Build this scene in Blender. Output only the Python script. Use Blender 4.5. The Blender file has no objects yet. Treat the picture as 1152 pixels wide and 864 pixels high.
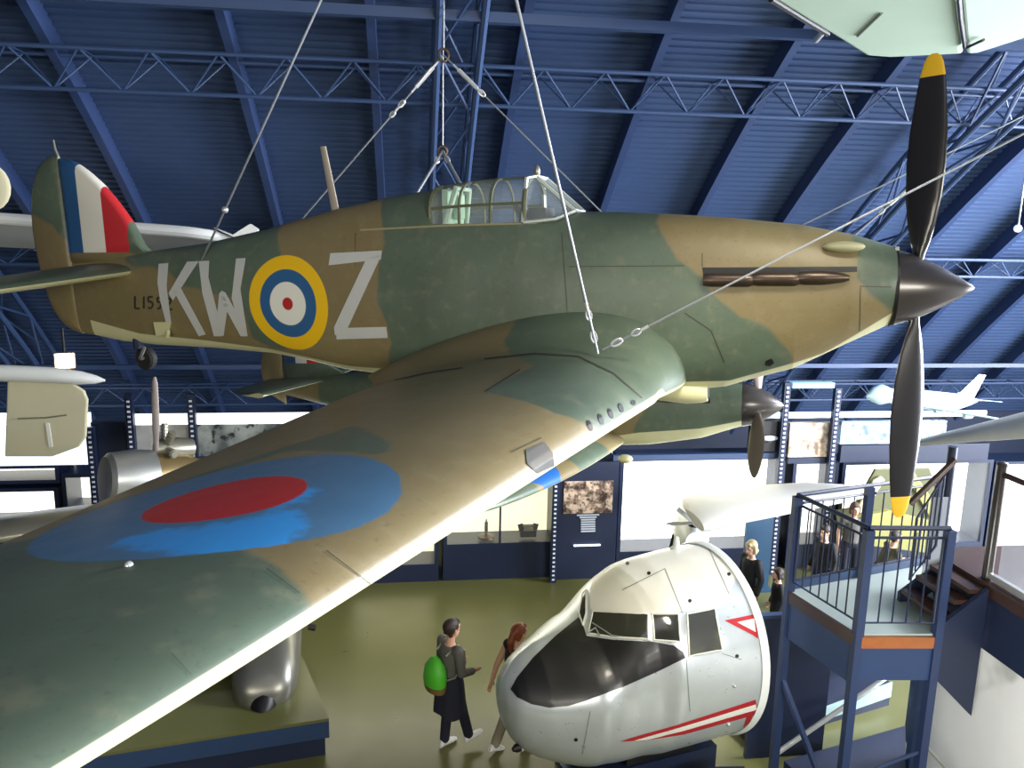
import bpy, bmesh, math, random
import numpy as np
from mathutils import Vector, Matrix
from mathutils.bvhtree import BVHTree
random.seed(7)
S = bpy.context.scene
COL = S.collection
PI = math.pi
EYE = Vector((0, 0, 6.3))                      # photographer's eye on the upper gallery

# ------------------------------------------------------------------ camera
YAW, PIT, ROL, FPX = 0.12915436, -0.18836894, 0.01935429, 888.6976
_f = Vector((math.sin(YAW)*math.cos(PIT), math.cos(YAW)*math.cos(PIT), math.sin(PIT)))
_r = Vector((math.cos(YAW), -math.sin(YAW), 0))
_u = _r.cross(_f)
CR = _r*math.cos(ROL) + _u*math.sin(ROL)
CU = -_r*math.sin(ROL) + _u*math.cos(ROL)
CF = _f
cd = bpy.data.cameras.new('camera')
cam = bpy.data.objects.new('camera', cd); COL.objects.link(cam)
m = Matrix((CR, CU, -CF)).transposed().to_4x4(); m.translation = EYE
cam.matrix_world = m
cd.sensor_width = 36; cd.lens = FPX*36/1152; cd.clip_start = .05; cd.clip_end = 200
S.camera = cam

def ray(px, py): return CF + CR*((px-576)/FPX) - CU*((py-432)/FPX)
def atY(px, py, Y): d = ray(px, py); return EYE + d*(Y/d.y)
def atZ(px, py, z): d = ray(px, py); return EYE + d*((z-EYE.z)/d.z)
def proj(P):
    d = Vector(P)-EYE; w = d.dot(CF); return (576+FPX*d.dot(CR)/w, 432-FPX*d.dot(CU)/w)

# ------------------------------------------------------------------ materials
def lin(c):
    return tuple((x/255/12.92 if x/255 <= .04045 else ((x/255+.055)/1.055)**2.4) for x in c) + (1,)
def nodes(name):
    M = bpy.data.materials.new(name); M.use_nodes = True
    nt = M.node_tree; nt.nodes.clear()
    out = nt.nodes.new('ShaderNodeOutputMaterial'); b = nt.nodes.new('ShaderNodeBsdfPrincipled')
    nt.links.new(b.outputs[0], out.inputs[0]); return M, nt, b
class G:
    """small node graph helper"""
    def __init__(s, nt): s.nt = nt
    def n(s, t, **k):
        x = s.nt.nodes.new(t)
        for a, v in k.items(): setattr(x, a, v)
        return x
    def put(s, inp, v):
        if isinstance(v, bpy.types.NodeSocket): s.nt.links.new(v, inp)
        else: inp.default_value = v
    def math(s, op, a, b=0, c=None, clamp=False):
        x = s.n('ShaderNodeMath', operation=op); x.use_clamp = clamp
        s.put(x.inputs[0], a); s.put(x.inputs[1], b)
        if c is not None: s.put(x.inputs[2], c)
        return x.outputs[0]
    def mix(s, f, a, b):
        x = s.n('ShaderNodeMix', data_type='RGBA'); s.put(x.inputs[0], f); s.put(x.inputs[6], a); s.put(x.inputs[7], b); return x.outputs[2]
    def attr(s, name): return s.n('ShaderNodeAttribute', attribute_name=name).outputs['Fac']
    def obj(s): return s.n('ShaderNodeTexCoord').outputs['Object']
    def xyz(s, v):
        x = s.n('ShaderNodeSeparateXYZ'); s.put(x.inputs[0], v); return x.outputs
    def noise(s, scale, detail=4, v=None, rough=.55):
        x = s.n('ShaderNodeTexNoise'); x.inputs['Scale'].default_value = scale; x.inputs['Detail'].default_value = detail; x.inputs['Roughness'].default_value = rough
        s.put(x.inputs['Vector'], v if v is not None else s.obj()); return x.outputs['Fac']
    def step(s, v, edge, w):      # smooth 0..1 as v passes edge
        x = s.n('ShaderNodeMapRange'); x.interpolation_type = 'SMOOTHSTEP'
        s.put(x.inputs[0], v); x.inputs[1].default_value = edge-w; x.inputs[2].default_value = edge+w; return x.outputs[0]
    def bump(s, h, strength, dist=.01):
        x = s.n('ShaderNodeBump'); x.inputs['Strength'].default_value = strength; x.inputs['Distance'].default_value = dist; s.put(x.inputs['Height'], h); return x.outputs[0]
def mat(name, c, rough=.5, metal=0, var=.12, vs=6, spec=.5, bump=0, emit=None, es=0, coat=0, rvar=0):
    M, nt, b = nodes(name); g = G(nt)
    L = lin(c)
    nz = g.noise(vs)
    k = g.math('MULTIPLY_ADD', nz, 2*var, 1-var)
    v = g.n('ShaderNodeMix', data_type='RGBA', blend_type='MULTIPLY'); v.inputs[0].default_value = 1
    v.inputs[6].default_value = L
    cb = g.n('ShaderNodeCombineColor')
    for i in range(3): g.put(cb.inputs[i], k)
    g.put(v.inputs[7], cb.outputs[0]); g.put(b.inputs['Base Color'], v.outputs[2])
    if rvar: g.put(b.inputs['Roughness'], g.math('MULTIPLY_ADD', g.noise(vs*2.3), 2*rvar, rough-rvar, True))
    else: b.inputs['Roughness'].default_value = rough
    b.inputs['Metallic'].default_value = metal; b.inputs['Specular IOR Level'].default_value = spec
    if coat: b.inputs['Coat Weight'].default_value = coat; b.inputs['Coat Roughness'].default_value = .15
    if bump: g.put(b.inputs['Normal'], g.bump(g.noise(vs*5), bump))
    if emit: b.inputs['Emission Color'].default_value = lin(emit); b.inputs['Emission Strength'].default_value = es
    return M
def glass(name, c=(225, 235, 230), alpha=.25, rough=.05):
    M, nt, b = nodes(name); b.inputs['Base Color'].default_value = lin(c); b.inputs['Roughness'].default_value = rough
    b.inputs['Alpha'].default_value = alpha; b.inputs['Specular IOR Level'].default_value = .6
    return M

# ------------------------------------------------------------------ mesh building
class MB:
    def __init__(s): s.v = []; s.f = []; s.m = []; s.k = 0
    def mi(s, k): s.k = k; return s
    def face(s, idx): s.f.append(tuple(idx)); s.m.append(s.k)
    def pts(s, P): a = len(s.v); s.v.extend([tuple(p) for p in P]); return a
    def poly(s, P): a = s.pts(P); s.face(range(a, a+len(P))); return s
    def loft(s, rings, cap0=True, cap1=True, closed=True):
        n = len(rings[0]); a = len(s.v)
        for r in rings: s.pts(r)
        for i in range(len(rings)-1):
            for j in range(n if closed else n-1):
                k = (j+1) % n
                s.face((a+i*n+j, a+i*n+k, a+(i+1)*n+k, a+(i+1)*n+j))
        if cap0: s.face([a+j for j in reversed(range(n))])
        if cap1: b = a+(len(rings)-1)*n; s.face([b+j for j in range(n)])
        return s
    def tube(s, p0, p1, r0, r1=None, n=10):
        p0 = Vector(p0); p1 = Vector(p1); r1 = r0 if r1 is None else r1
        d = (p1-p0); q = d.to_track_quat('Z', 'Y') if d.length > 1e-9 else Vector((0, 0, 1)).to_track_quat('Z', 'Y')
        rg = [[p + q @ Vector((math.cos(2*PI*j/n)*r, math.sin(2*PI*j/n)*r, 0)) for j in range(n)] for p, r in ((p0, r0), (p1, r1))]
        return s.loft(rg)
    def poly_tube(s, P, r, n=8, closed=False):
        P = [Vector(p) for p in P]; rs = r if isinstance(r, (list, tuple)) else [r]*len(P)
        rg = []; N = len(P); ref = None
        for i, p in enumerate(P):
            if closed: t = P[(i+1) % N]-P[i-1]
            else: t = (P[min(i+1, N-1)]-P[max(i-1, 0)])
            t.normalize()
            if ref is None: ref = t.orthogonal().normalized()
            ref = (ref - t*ref.dot(t)).normalized(); b = t.cross(ref)
            rg.append([p+(ref*math.cos(2*PI*j/n)+b*math.sin(2*PI*j/n))*rs[i] for j in range(n)])
        if closed: return s.loft(rg+[rg[0]], False, False)
        return s.loft(rg)
    def box(s, c, size, rz=0):
        x, y, z = [k/2 for k in size]; R_ = Matrix.Rotation(rz, 3, 'Z'); c = Vector(c)
        P = [c + R_ @ Vector((sx*x, sy*y, sz*z)) for sz in (-1, 1) for sx, sy in ((-1, -1), (1, -1), (1, 1), (-1, 1))]
        return s.loft([P[:4], P[4:]])
    def bar(s, p0, p1, w, h, up=(0, 0, 1)):
        p0 = Vector(p0); p1 = Vector(p1); d = (p1-p0).normalized(); up = Vector(up)
        a = d.cross(up); 
        if a.length < 1e-4: a = d.orthogonal()
        a.normalize(); b = a.cross(d)
        return s.loft([[p+a*sx*w/2+b*sy*h/2 for sx, sy in ((-1, -1), (1, -1), (1, 1), (-1, 1))] for p in (p0, p1)])
    def prism(s, poly, vec):
        vec = Vector(vec); A = [Vector(p) for p in poly]
        return s.loft([A, [p+vec for p in A]])
    def ball(s, c, r, sc=(1, 1, 1), n=12, rot=None):
        c = Vector(c); rg = []
        for i in range(n//2+1):
            t = PI*(i/(n//2))*.998+.001
            ring = [Vector((math.sin(t)*math.cos(2*PI*j/n)*r*sc[0], math.sin(t)*math.sin(2*PI*j/n)*r*sc[1], -math.cos(t)*r*sc[2])) for j in range(n)]
            rg.append([c+(rot @ p if rot else p) for p in ring])
        return s.loft(rg)
    def lathe(s, prof, n=24, M=None):   # prof: (axial, radius) about local X
        rg = [[Vector((a, math.cos(2*PI*j/n)*r, math.sin(2*PI*j/n)*r)) for j in range(n)] for a, r in prof]
        if M: rg = [[M @ p for p in q] for q in rg]
        return s.loft(rg)
    def capsule(s, p0, r0, p1, r1, n=10):
        return s.tube(p0, p1, r0, r1, n).ball(p0, r0*1.0, n=n).ball(p1, r1*1.0, n=n)
    def build(s, name, mats, parent=None, smooth=True, angle=35, M=None):
        me = bpy.data.meshes.new(name)
        me.from_pydata(s.v if M is None else [tuple(M @ Vector(p)) for p in s.v], [], s.f)
        if not isinstance(mats, (list, tuple)): mats = [mats]
        for q in mats: me.materials.append(q)
        me.polygons.foreach_set('material_index', s.m)
        bm = bmesh.new(); bm.from_mesh(me); bmesh.ops.recalc_face_normals(bm, faces=bm.faces); bm.to_mesh(me); bm.free()
        if smooth:
            me.polygons.foreach_set('use_smooth', [True]*len(me.polygons)); me.set_sharp_from_angle(angle=math.radians(angle))
        me.update()
        o = bpy.data.objects.new(name, me); COL.objects.link(o)
        if parent: o.parent = parent
        return o
def tag(o, label=None, cat=None, group=None, kind=None):
    for k, v in (('label', label), ('category', cat), ('group', group), ('kind', kind)):
        if v: o[k] = v
    return o
def empty(name, loc=(0, 0, 0), rz=0, label=None, cat=None, group=None, M=None):
    o = bpy.data.objects.new(name, None); COL.objects.link(o); o.empty_display_size = .1
    if M is not None: o.matrix_world = M
    else: o.location = loc; o.rotation_euler = (0, 0, rz)
    return tag(o, label, cat, group)
def structure(o): o['kind'] = 'structure'; return o
def bevel(o, w, seg=2):
    b = o.modifiers.new('bevel', 'BEVEL'); b.width = w; b.segments = seg; b.limit_method = 'ANGLE'; b.angle_limit = math.radians(40); return o
def bvh_of(o, M):
    me = o.data; return BVHTree.FromPolygons([M @ v.co for v in me.vertices], [tuple(p.vertices) for p in me.polygons])
def cast(px, py, bvh, off=0.0):
    d = ray(px, py).normalized(); h = bvh.ray_cast(EYE, d)
    if h[0] is None: return None
    n = h[1] if h[1].dot(d) < 0 else -h[1]
    return h[0]+n*off
def hit(px, py, bvh, off=0.0):
    for r in range(0, 60, 3):
        for k in range(12):
            q = cast(px+r*math.cos(k*PI/6), py+r*math.sin(k*PI/6), bvh, off)
            if q is not None: return q
    raise ValueError('no surface near %d %d' % (px, py))
def decal(mb, poly, bvh, Minv, off, step=4):
    """lay a flat painted shape (outline as seen) onto a surface, following its curvature"""
    bm = bmesh.new(); bm.faces.new([bm.verts.new((p[0], p[1], 0)) for p in poly])
    bmesh.ops.triangulate(bm, faces=bm.faces[:])
    for _ in range(7):
        es = [e for e in bm.edges if e.calc_length() > step]
        if not es: break
        bmesh.ops.subdivide_edges(bm, edges=es, cuts=1); bmesh.ops.triangulate(bm, faces=[f for f in bm.faces if len(f.verts) > 3])
    ix = {}
    for v in bm.verts:
        p = cast(v.co.x, v.co.y, bvh, off)
        if p is not None: ix[v] = mb.pts([Minv @ p])
    for f in bm.faces:
        if all(v in ix for v in f.verts): mb.face([ix[v] for v in f.verts])
    bm.free()
def stroke(mb, P, w, bvh, Minv, off, step=3):
    P = [Vector(p) for p in P]
    for a, b in zip(P, P[1:]):
        d = (b-a).normalized(); n = Vector((-d.y, d.x))*w/2
        decal(mb, [a-n, b-n, b+n, a+n], bvh, Minv, off, step)
def sdf(P, polys):
    """signed distance (positive inside) of Nx2 points to the union of polygons"""
    P = np.asarray(P, float); best = np.full(len(P), -1e9)
    for poly in polys:
        Q = np.asarray(poly, float); d = np.full(len(P), 1e9); ins = np.zeros(len(P), bool)
        for i in range(len(Q)):
            a, b = Q[i-1], Q[i]; ab = b-a; t = np.clip(((P-a) @ ab)/max(ab @ ab, 1e-12), 0, 1)
            d = np.minimum(d, np.hypot(*(P-a-t[:, None]*ab).T))
            c = (a[1] > P[:, 1]) != (b[1] > P[:, 1])
            xi = a[0]+(P[:, 1]-a[1])*(b[0]-a[0])/np.where(b[1] == a[1], 1e-12, b[1]-a[1])
            ins ^= c & (P[:, 0] < xi)
        best = np.maximum(best, np.where(ins, d, -d))
    return best
def set_attr(o, name, vals):
    a = o.data.attributes.new(name, 'FLOAT', 'POINT'); a.data.foreach_set('value', np.asarray(vals, np.float32))
def co(o):
    a = np.empty(len(o.data.vertices)*3); o.data.vertices.foreach_get('co', a); return a.reshape(-1, 3)
def lerp_table(T, x):
    xs = [t[0] for t in T]
    if x >= xs[0]: return T[0][1:]
    for a, b in zip(T, T[1:]):
        if a[0] >= x >= b[0]:
            k = 0 if a[0] == b[0] else (a[0]-x)/(a[0]-b[0]); return [p+(q-p)*k for p, q in zip(a[1:], b[1:])]
    return T[-1][1:]
def sgnpow(c, p): return math.copysign(abs(c)**p, c)
# ------------------------------------------------------------------ palette
BROWN = (121, 108, 74); GREEN = (78, 92, 76); PALE = (205, 203, 160)
M_blue_steel = mat('blue_painted_steel', (46, 67, 103), .45, var=.1)
M_blue_rib = mat('blue_painted_rib', (42, 60, 98), .5, var=.1)
M_navy = mat('navy_panel', (26, 36, 60), .45, var=.12)
M_blue_panel = mat('blue_panel', (40, 62, 96), .45, var=.1)
M_teal_panel = mat('teal_blue_panel', (40, 72, 98), .5, var=.08)
M_metal = mat('brushed_metal', (180, 182, 178), .34, .7, var=.08, rvar=.08)
M_cable = mat('wire_rope', (150, 155, 160), .45, .7, var=.1, vs=40)
M_white_cable = mat('galvanised_fitting', (205, 208, 210), .35, .6, var=.1, vs=30)
M_black = mat('black_paint', (16, 16, 17), .45, var=.2)
M_rubber = mat('rubber', (24, 24, 26), .7, var=.2)
M_prop = mat('black_blade_paint', (34, 32, 32), .28, var=.15, coat=.3)
M_yellow = mat('yellow_paint', (225, 178, 30), .4, var=.05)
M_spinner = mat('spinner_dark_brown', (62, 58, 54), .3, .35, var=.12, coat=.3)
M_exhaust = mat('exhaust_steel', (78, 66, 56), .35, .7, var=.2, vs=14)
M_pale = mat('pale_underside', PALE, .45, var=.06)
M_glass = glass('cockpit_glass', (200, 215, 215), .22)
M_lit = mat('lit_case_back', (250, 250, 240), .8, var=.02, emit=(255, 252, 238), es=1.6)
M_lit_cream = mat('lit_case_back_cream', (240, 232, 190), .8, var=.03, emit=(255, 246, 205), es=.75)
M_tube = mat('lit_strip_light', (220, 235, 250), .8, var=0, emit=(190, 220, 255), es=1.4)
M_wood = mat('orange_wood', (150, 88, 44), .35, var=.25, vs=12)
M_dark_wood = mat('dark_wood', (58, 38, 30), .35, var=.25, vs=12)
M_cream = mat('cream_fabric', (196, 192, 160), .7, var=.06, vs=3)
M_green_white = mat('pale_green_fabric', (164, 184, 164), .6, var=.05, vs=2)
M_white_paint = mat('white_paint', (222, 226, 222), .35, var=.05, vs=3)
M_grey_wing = mat('grey_metal_skin', (150, 148, 132), .33, .55, var=.12, vs=4)
M_silver = mat('polished_aluminium', (206, 214, 217), .3, .5, var=.09, vs=5, rvar=.07)
M_dc_roof = mat('white_cabin_roof', (218, 216, 204), .35, .1, var=.06, vs=4)
M_red = mat('signal_red', (168, 34, 38), .4, var=.05)
M_white = mat('white_marking', (222, 222, 214), .45, var=.05)

# ------------------------------------------------------------------ warbird paint
def camo_paint(name, extra=None, pale_edge=0.0, soft=.02, under_n=None):
    M, nt, b = nodes(name); g = G(nt)
    n1 = g.noise(1.7, 5); n2 = g.noise(9, 6); n3 = g.noise(38, 3)
    br = g.mix(g.step(n1, .5, .25), lin(BROWN), lin((126, 114, 80)))
    gr = g.mix(g.step(n1, .5, .25), lin(GREEN), lin((90, 105, 88)))
    wob = g.math('MULTIPLY_ADD', n2, .05, -.025)
    c = g.mix(g.step(g.math('ADD', g.attr('green'), wob), 0, soft), br, gr)
    # worn, faded streaks
    c = g.mix(g.math('MULTIPLY', g.step(n2, .62, .12), .22), c, lin((146, 138, 110)))
    c = g.mix(g.math('MULTIPLY', g.step(n3, .66, .08), .25), c, lin((52, 50, 40)))
    if extra: c = extra(g, c)
    pal = g.mix(g.math('MULTIPLY', n2, .4), lin(PALE), lin((180, 176, 138)))
    if under_n is None: c = g.mix(g.step(g.attr('pale'), 0, .006), c, pal)
    else:
        nn = g.n('ShaderNodeNewGeometry').outputs['Normal']
        tr = g.n('ShaderNodeVectorTransform', vector_type='NORMAL', convert_from='WORLD', convert_to='OBJECT'); g.put(tr.inputs[0], nn)
        z = g.xyz(tr.outputs[0])[2]
        c = g.mix(g.step(z, under_n, .03), pal, c)
    g.put(b.inputs['Base Color'], c)
    g.put(b.inputs['Roughness'], g.math('MULTIPLY_ADD', n2, .18, .34))
    b.inputs['Specular IOR Level'].default_value = .5
    g.put(b.inputs['Normal'], g.bump(n2, .06, .02))
    return M
def ring_steps(g, c, d, steps):    # steps: outermost first (radius, colour)
    for r, colr in steps:
        c = g.mix(g.step(d, r, .006), lin(colr), c)
    return c
def dist2(g, v, ia, ib, ca, cb):
    x = g.xyz(v); a = g.math('SUBTRACT', x[ia], ca); q = g.math('SUBTRACT', x[ib], cb)
    return g.math('SQRT', g.math('ADD', g.math('MULTIPLY', a, a), g.math('MULTIPLY', q, q)))
R_BLUE = (46, 92, 138); R_RED = (176, 42, 40); R_WHITE = (226, 226, 214); R_YEL = (232, 186, 22)

# ================================================================== the big fighter overhead
AX = (4.3466, 5.6745, -.3502, .448238, .031907, .00381)
def plane_matrix(x, y, z, yaw, pit, rol):
    fw = Vector((math.cos(yaw)*math.cos(pit), -math.sin(yaw)*math.cos(pit), math.sin(pit)))
    st = Vector((-math.sin(yaw), -math.cos(yaw), 0)); up = st.cross(fw); up = up if up.z > 0 else -up
    st2 = st*math.cos(rol)-up*math.sin(rol); up2 = st*math.sin(rol)+up*math.cos(rol)
    m = Matrix((fw, -st2, up2)).transposed().to_4x4(); m.translation = Vector((x, y, z+EYE.z)); return m
HM = plane_matrix(*AX); HI = HM.inverted()
fighter = empty('fighter_plane', M=HM, label='large brown and green camouflaged fighter with white KWZ code letters, hung across the hall', cat='aircraft')

# x, top, bottom, half width, widest z, exponent
FUS = [(-.585, .325, -.285, .305, .02, 2.0), (-.62, .335, -.31, .315, .02, 2.0), (-.9, .425, -.46, .36, -.02, 2.1), (-1.3, .508, -.68, .395, -.05, 2.2), (-1.65, .55, -.79, .415, -.08, 2.3),
       (-1.83, .572, -.855, .425, -.1, 2.3), (-2.25, .607, -.92, .44, -.12, 2.35), (-2.77, .642, -.95, .45, -.14, 2.4), (-3.1, .65, -.95, .455, -.14, 2.4), (-3.25, .68, -.95, .46, -.14, 2.4),
       (-3.6, .88, -.95, .46, -.14, 2.3), (-4.47, .893, -.93, .45, -.11, 2.2), (-5.03, .825, -.90, .42, -.09, 2.2), (-5.55, .735, -.855, .39, -.08, 2.25), (-6.0, .64, -.775, .36, -.08, 2.3), (-6.4, .55, -.72, .33, -.09, 2.3),
       (-7.17, .415, -.69, .262, -.11, 2.3), (-7.95, .335, -.68, .18, -.13, 2.2), (-8.4, .30, -.655, .125, -.14, 2.1), (-8.8, .27, -.60, .075, -.15, 2.0), (-9.0, .25, -.575, .05, -.16, 2.0)]
def fus_ring(T, x, n=72):
    t, bt, hw, zw, e = lerp_table(T, x); P = []
    for j in range(n):
        a = 2*PI*j/n; c, s = math.cos(a), math.sin(a)
        P.append((x, hw*sgnpow(c, 2/e), zw+(t-zw if s > 0 else zw-bt)*sgnpow(s, 2/e)))
    return P
SILL = lambda x: .56 if -4.445 < x < -3.42 else (.56+.09*(x+3.42)/.32 if -3.42 <= x < -3.1 else 9)
xs = sorted(set([t[0] for t in FUS]+[-4.44, -4.448]+[-.585-.055*i for i in range(153)]), reverse=True)
xs = [x for x in xs if x >= -9.0]
mb = MB().loft([[(a, b_, min(c, SILL(a))) for a, b_, c in fus_ring(FUS, x)] for x in xs])
# roundel and camouflage live in the fuselage paint
def fus_extra(g, c):
    d = dist2(g, g.obj(), 0, 2, -5.985, -.175)
    return ring_steps(g, c, d, ((.468, R_YEL), (.335, R_BLUE), (.213, R_WHITE), (.062, R_RED)))
M_fus = camo_paint('camouflage_fuselage_paint', fus_extra)
M_code = mat('grey_white_code_paint', (188, 190, 186), .5, var=.06); M_serial = mat('black_serial_paint', (52, 46, 36), .6)
M_seam = mat('panel_seam', (58, 56, 44), .7, var=.2)
fuselage = mb.build('fuselage', [M_fus, M_code, M_serial, M_seam, M_black, mat('slide_rail_tan', (150, 142, 104), .5)], fighter)
fb = bvh_of(fuselage, HM)
P = co(fuselage)
def to_fus(polys, ax=(0, 2)):
    out = []
    for poly in polys:
        q = []
        for p in poly:
            if len(p) == 3: q.append((p[1], p[2])); continue     # already in plane coordinates ('L', x, z)
            h = cast(p[0], p[1], fb); h = HI @ h if h is not None else None
            if h is not None: q.append((h[ax[0]], h[ax[1]]))
        out.append(q)
    return out
Lc = 'L'
fus_green = to_fus([
    [(Lc, -.96, .6), (966, 290), (964, 312), (978, 330), (1000, 348), (Lc, -.5, -.16), (Lc, -.5, .6)],
    [(Lc, -5.08, 1.1), (Lc, -5.02, .78), (433, 270), (426, 300), (424, 340), (436, 365), (440, 385), (437, 402), (Lc, -5.0, -1.1), (Lc, -1.2, -1.1), (884, 412), (892, 404), (882, 388), (862, 368), (832, 356), (802, 332), (790, 312), (762, 292), (746, 266), (738, 250), (Lc, -2.4, .8), (Lc, -3.4, 1.1)],
    [(Lc, -7.9, .5), (Lc, -6.2, .75), (312, 266), (317, 290), (318, 330), (330, 380), (322, 394), (304, 391), (284, 380), (275, 350), (262, 335), (240, 330), (222, 325), (204, 322), (190, 305), (170, 300), (150, 300), (140, 294), (Lc, -8.2, .35)]])
set_attr(fuselage, 'green', sdf(P[:, [0, 2]], fus_green))
BEL = [(-.585, -.17), (-.8, -.33), (-1.07, -.53), (-1.8, -.775), (-2.3, -.8), (-3, -.8), (-5.4, -.8), (-6.38, -.655), (-7.11, -.595), (-8.07, -.55), (-8.80, -.42), (-8.81, -2), (-9.1, -2)]
set_attr(fuselage, 'pale', [lerp_table(BEL, p[0])[0]-p[2] for p in P])

def paint_on(o, items, bvh, Minv):
    """append thin painted shapes to an existing mesh as extra faces with their own material slot"""
    me = o.data; add = MB()
    for slot, kind, geo, w, off in items:
        add.mi(slot)
        if kind == 'stroke': stroke(add, geo, w, bvh, Minv, off)
        else: decal(add, geo, bvh, Minv, off)
    bm = bmesh.new(); bm.from_mesh(me)
    vs = [bm.verts.new(p) for p in add.v]; bm.verts.ensure_lookup_table()
    for f, k in zip(add.f, add.m):
        try: q = bm.faces.new([vs[i] for i in f])
        except ValueError: continue
        q.material_index = k; q.smooth = True; q.normal_update()
    bm.to_mesh(me); bm.free(); me.update()
items = []
for st in ([(152, 333), (152, 347), (157.5, 347)], [(162, 333.5), (162, 347)], [(172, 334), (167, 334), (167, 339.5), (171, 339.5), (172.5, 343), (170, 347), (166.5, 346)], [(182, 340), (177.5, 340), (177, 335), (181, 334.5), (182, 340), (180, 347), (177, 347)], [(187, 337), (190, 335), (193, 338), (187, 348), (194, 348)]):
    items.append((2, 'stroke', st, 2.2, .003))
for st in ([(183, 297), (183, 315), (190, 362)], [(222, 294), (192, 335)], [(199, 326), (226, 377)], [(232, 294), (233, 313), (246, 377)], [(243, 377), (251, 330)], [(247, 330), (272, 376)], [(265, 343), (264, 325), (271, 291.5)], [(264, 335), (275, 376)]):
    items.append((1, 'stroke', st, 8.5, .006))
items = [i for i in items if i[0] == 2]
items += [(1, 'poly', q, 0, .006) for q in (
    [(179, 297), (190, 296), (188, 322), (193, 362), (187, 362), (181, 340), (177.5, 318)],
    [(211, 294.5), (224, 294), (195, 338), (190, 330)], [(196, 328), (203, 322), (232, 376), (224, 378)],
    [(224, 294), (236, 293.5), (235, 312), (251, 374), (250, 378), (241, 378), (228, 330)],
    [(243, 372), (252, 378), (257, 343), (250, 327), (247, 330)], [(250, 327), (254, 329), (276, 368), (278, 376), (271, 378), (249, 338)],
    [(266, 291), (277, 290.5), (271, 325), (279, 378), (272, 378), (261, 335)],
    [(372, 285), (430, 282), (429, 292), (370, 298.5)], [(413, 290), (430, 286), (391, 370), (377, 377), (376, 368)], [(378, 369), (435, 367.5), (436.5, 380), (379, 381.5)])]
# panel seams, cowling lines, exhaust recess, small openings
items.append((5, 'stroke', [(405, 259), (500, 254), (605, 251)], 2.2, .004))
for st, w in (([(968, 322), (967, 372)], .9), ([(790, 285), (790, 300)], .9), ([(640, 300), (770, 299)], .8), ([(968, 322), (1003, 323)], .9), ([(632, 262), (640, 378)], .6), ([(770, 352), (800, 372), (815, 408)], 1.0), ([(400, 262), (400, 300)], .4)):
    items.append((3, 'stroke', st, w, .003))
items += [(4, 'poly', [(790, 301), (964, 300), (964, 306), (791, 309)], 0, .003), (4, 'poly', [(861, 406), (868, 403), (871, 408), (866, 412), (861, 411)], 0, .003)]
paint_on(fuselage, items, fb, HI)

# exhaust manifold: three joined stubs each side
for sd in (-1, 1):
    for x0, x1, zc in ((-.93, -1.30, .095), (-1.28, -1.64, .085), (-1.62, -2.02, .078)):
        rg = []
        for i in range(9):
            k = i/8; x = x0+(x1-x0)*k; hw = lerp_table(FUS, x)[2]
            r = .055*(1 if k > .12 else .65+.35*k/.12)*(1 if k < .92 else .8)
            if x0 > -1: r *= .55+.45*min(1, k/.5)
            rg.append([(x, sd*(hw+.018+math.cos(2*PI*j/14)*r*.9), zc+math.sin(2*PI*j/14)*r) for j in range(14)])
        MB().loft(rg).build('exhaust_stub', M_exhaust, fighter)
    hw = lerp_table(FUS, -.95)[2]
    MB().ball((-.98, sd*(hw-.05), .33), .07, (2.2, .8, .6), 16).build('cowling_bulge', M_fus, fighter)

# spinner and two-blade propeller
propeller = None
sp = [(0.0, .004), (-.02, .028), (-.08, .068), (-.16, .118), (-.25, .170), (-.35, .222), (-.45, .264), (-.54, .293), (-.565, .302)]
spinner = MB().lathe(sp, 40).build('spinner', M_spinner, fighter)
MB().lathe([(-.567, .31), (-.59, .31)], 40).build('spinner_backplate', M_black, fighter)
PH = -.0198
def blade(sg):
    kk = 1.0 if sg > 0 else 1.075
    a = PH; ax = Vector((0, -math.sin(a)*sg, math.cos(a)*sg))       # radial
    rad = [(.16, .07, .06), (.26, .085, .065), (.36, .15, .055), (.5, .21, .05), (.7, .265, .042), (.95, .29, .034), (1.2, .275, .026), (1.45, .225, .019), (1.6, .185, .014), (1.70, .14, .011), (1.745, .10, .008), (1.765, .04, .005)]
    mb = MB(); rg = []
    tang = Vector((0, ax.z, -ax.y))
    for r, c, t in rad:
        r *= kk; th = math.radians(62)          # coarse pitch: chord lies close to the shaft direction
        e1 = Vector((1, 0, 0))*math.sin(th)-tang*math.cos(th); e2 = e1.cross(ax).normalized()
        cen = Vector((-.405, 0, 0))+ax*r
        rg.append([cen+e1*(c/2*math.cos(2*PI*j/20))+e2*(t/2*math.sin(2*PI*j/20)*(1+.3*math.cos(2*PI*j/20))) for j in range(20)])
    k = 0
    for i in range(len(rg)-1):
        mb.mi(1 if rad[i][0] >= 1.6 else 0).loft(rg[i:i+2], i == 0, i == len(rg)-2)
    return mb.build('propeller_blade', [M_prop, M_yellow], fighter)
# weld rings for smooth shading is unnecessary: each segment shares outline exactly
for sg in (1, -1):
    b_ = blade(sg); bm = bmesh.new(); bm.from_mesh(b_.data); bmesh.ops.remove_doubles(bm, verts=bm.verts, dist=1e-4)
    bmesh.ops.recalc_face_normals(bm, faces=bm.faces); bm.to_mesh(b_.data); bm.free()
for y_ in (-.1, .1): MB().box((-.58, y_, .31), (.03, .05, .03)).build('spinner_clip', M_metal, fighter)

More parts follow.
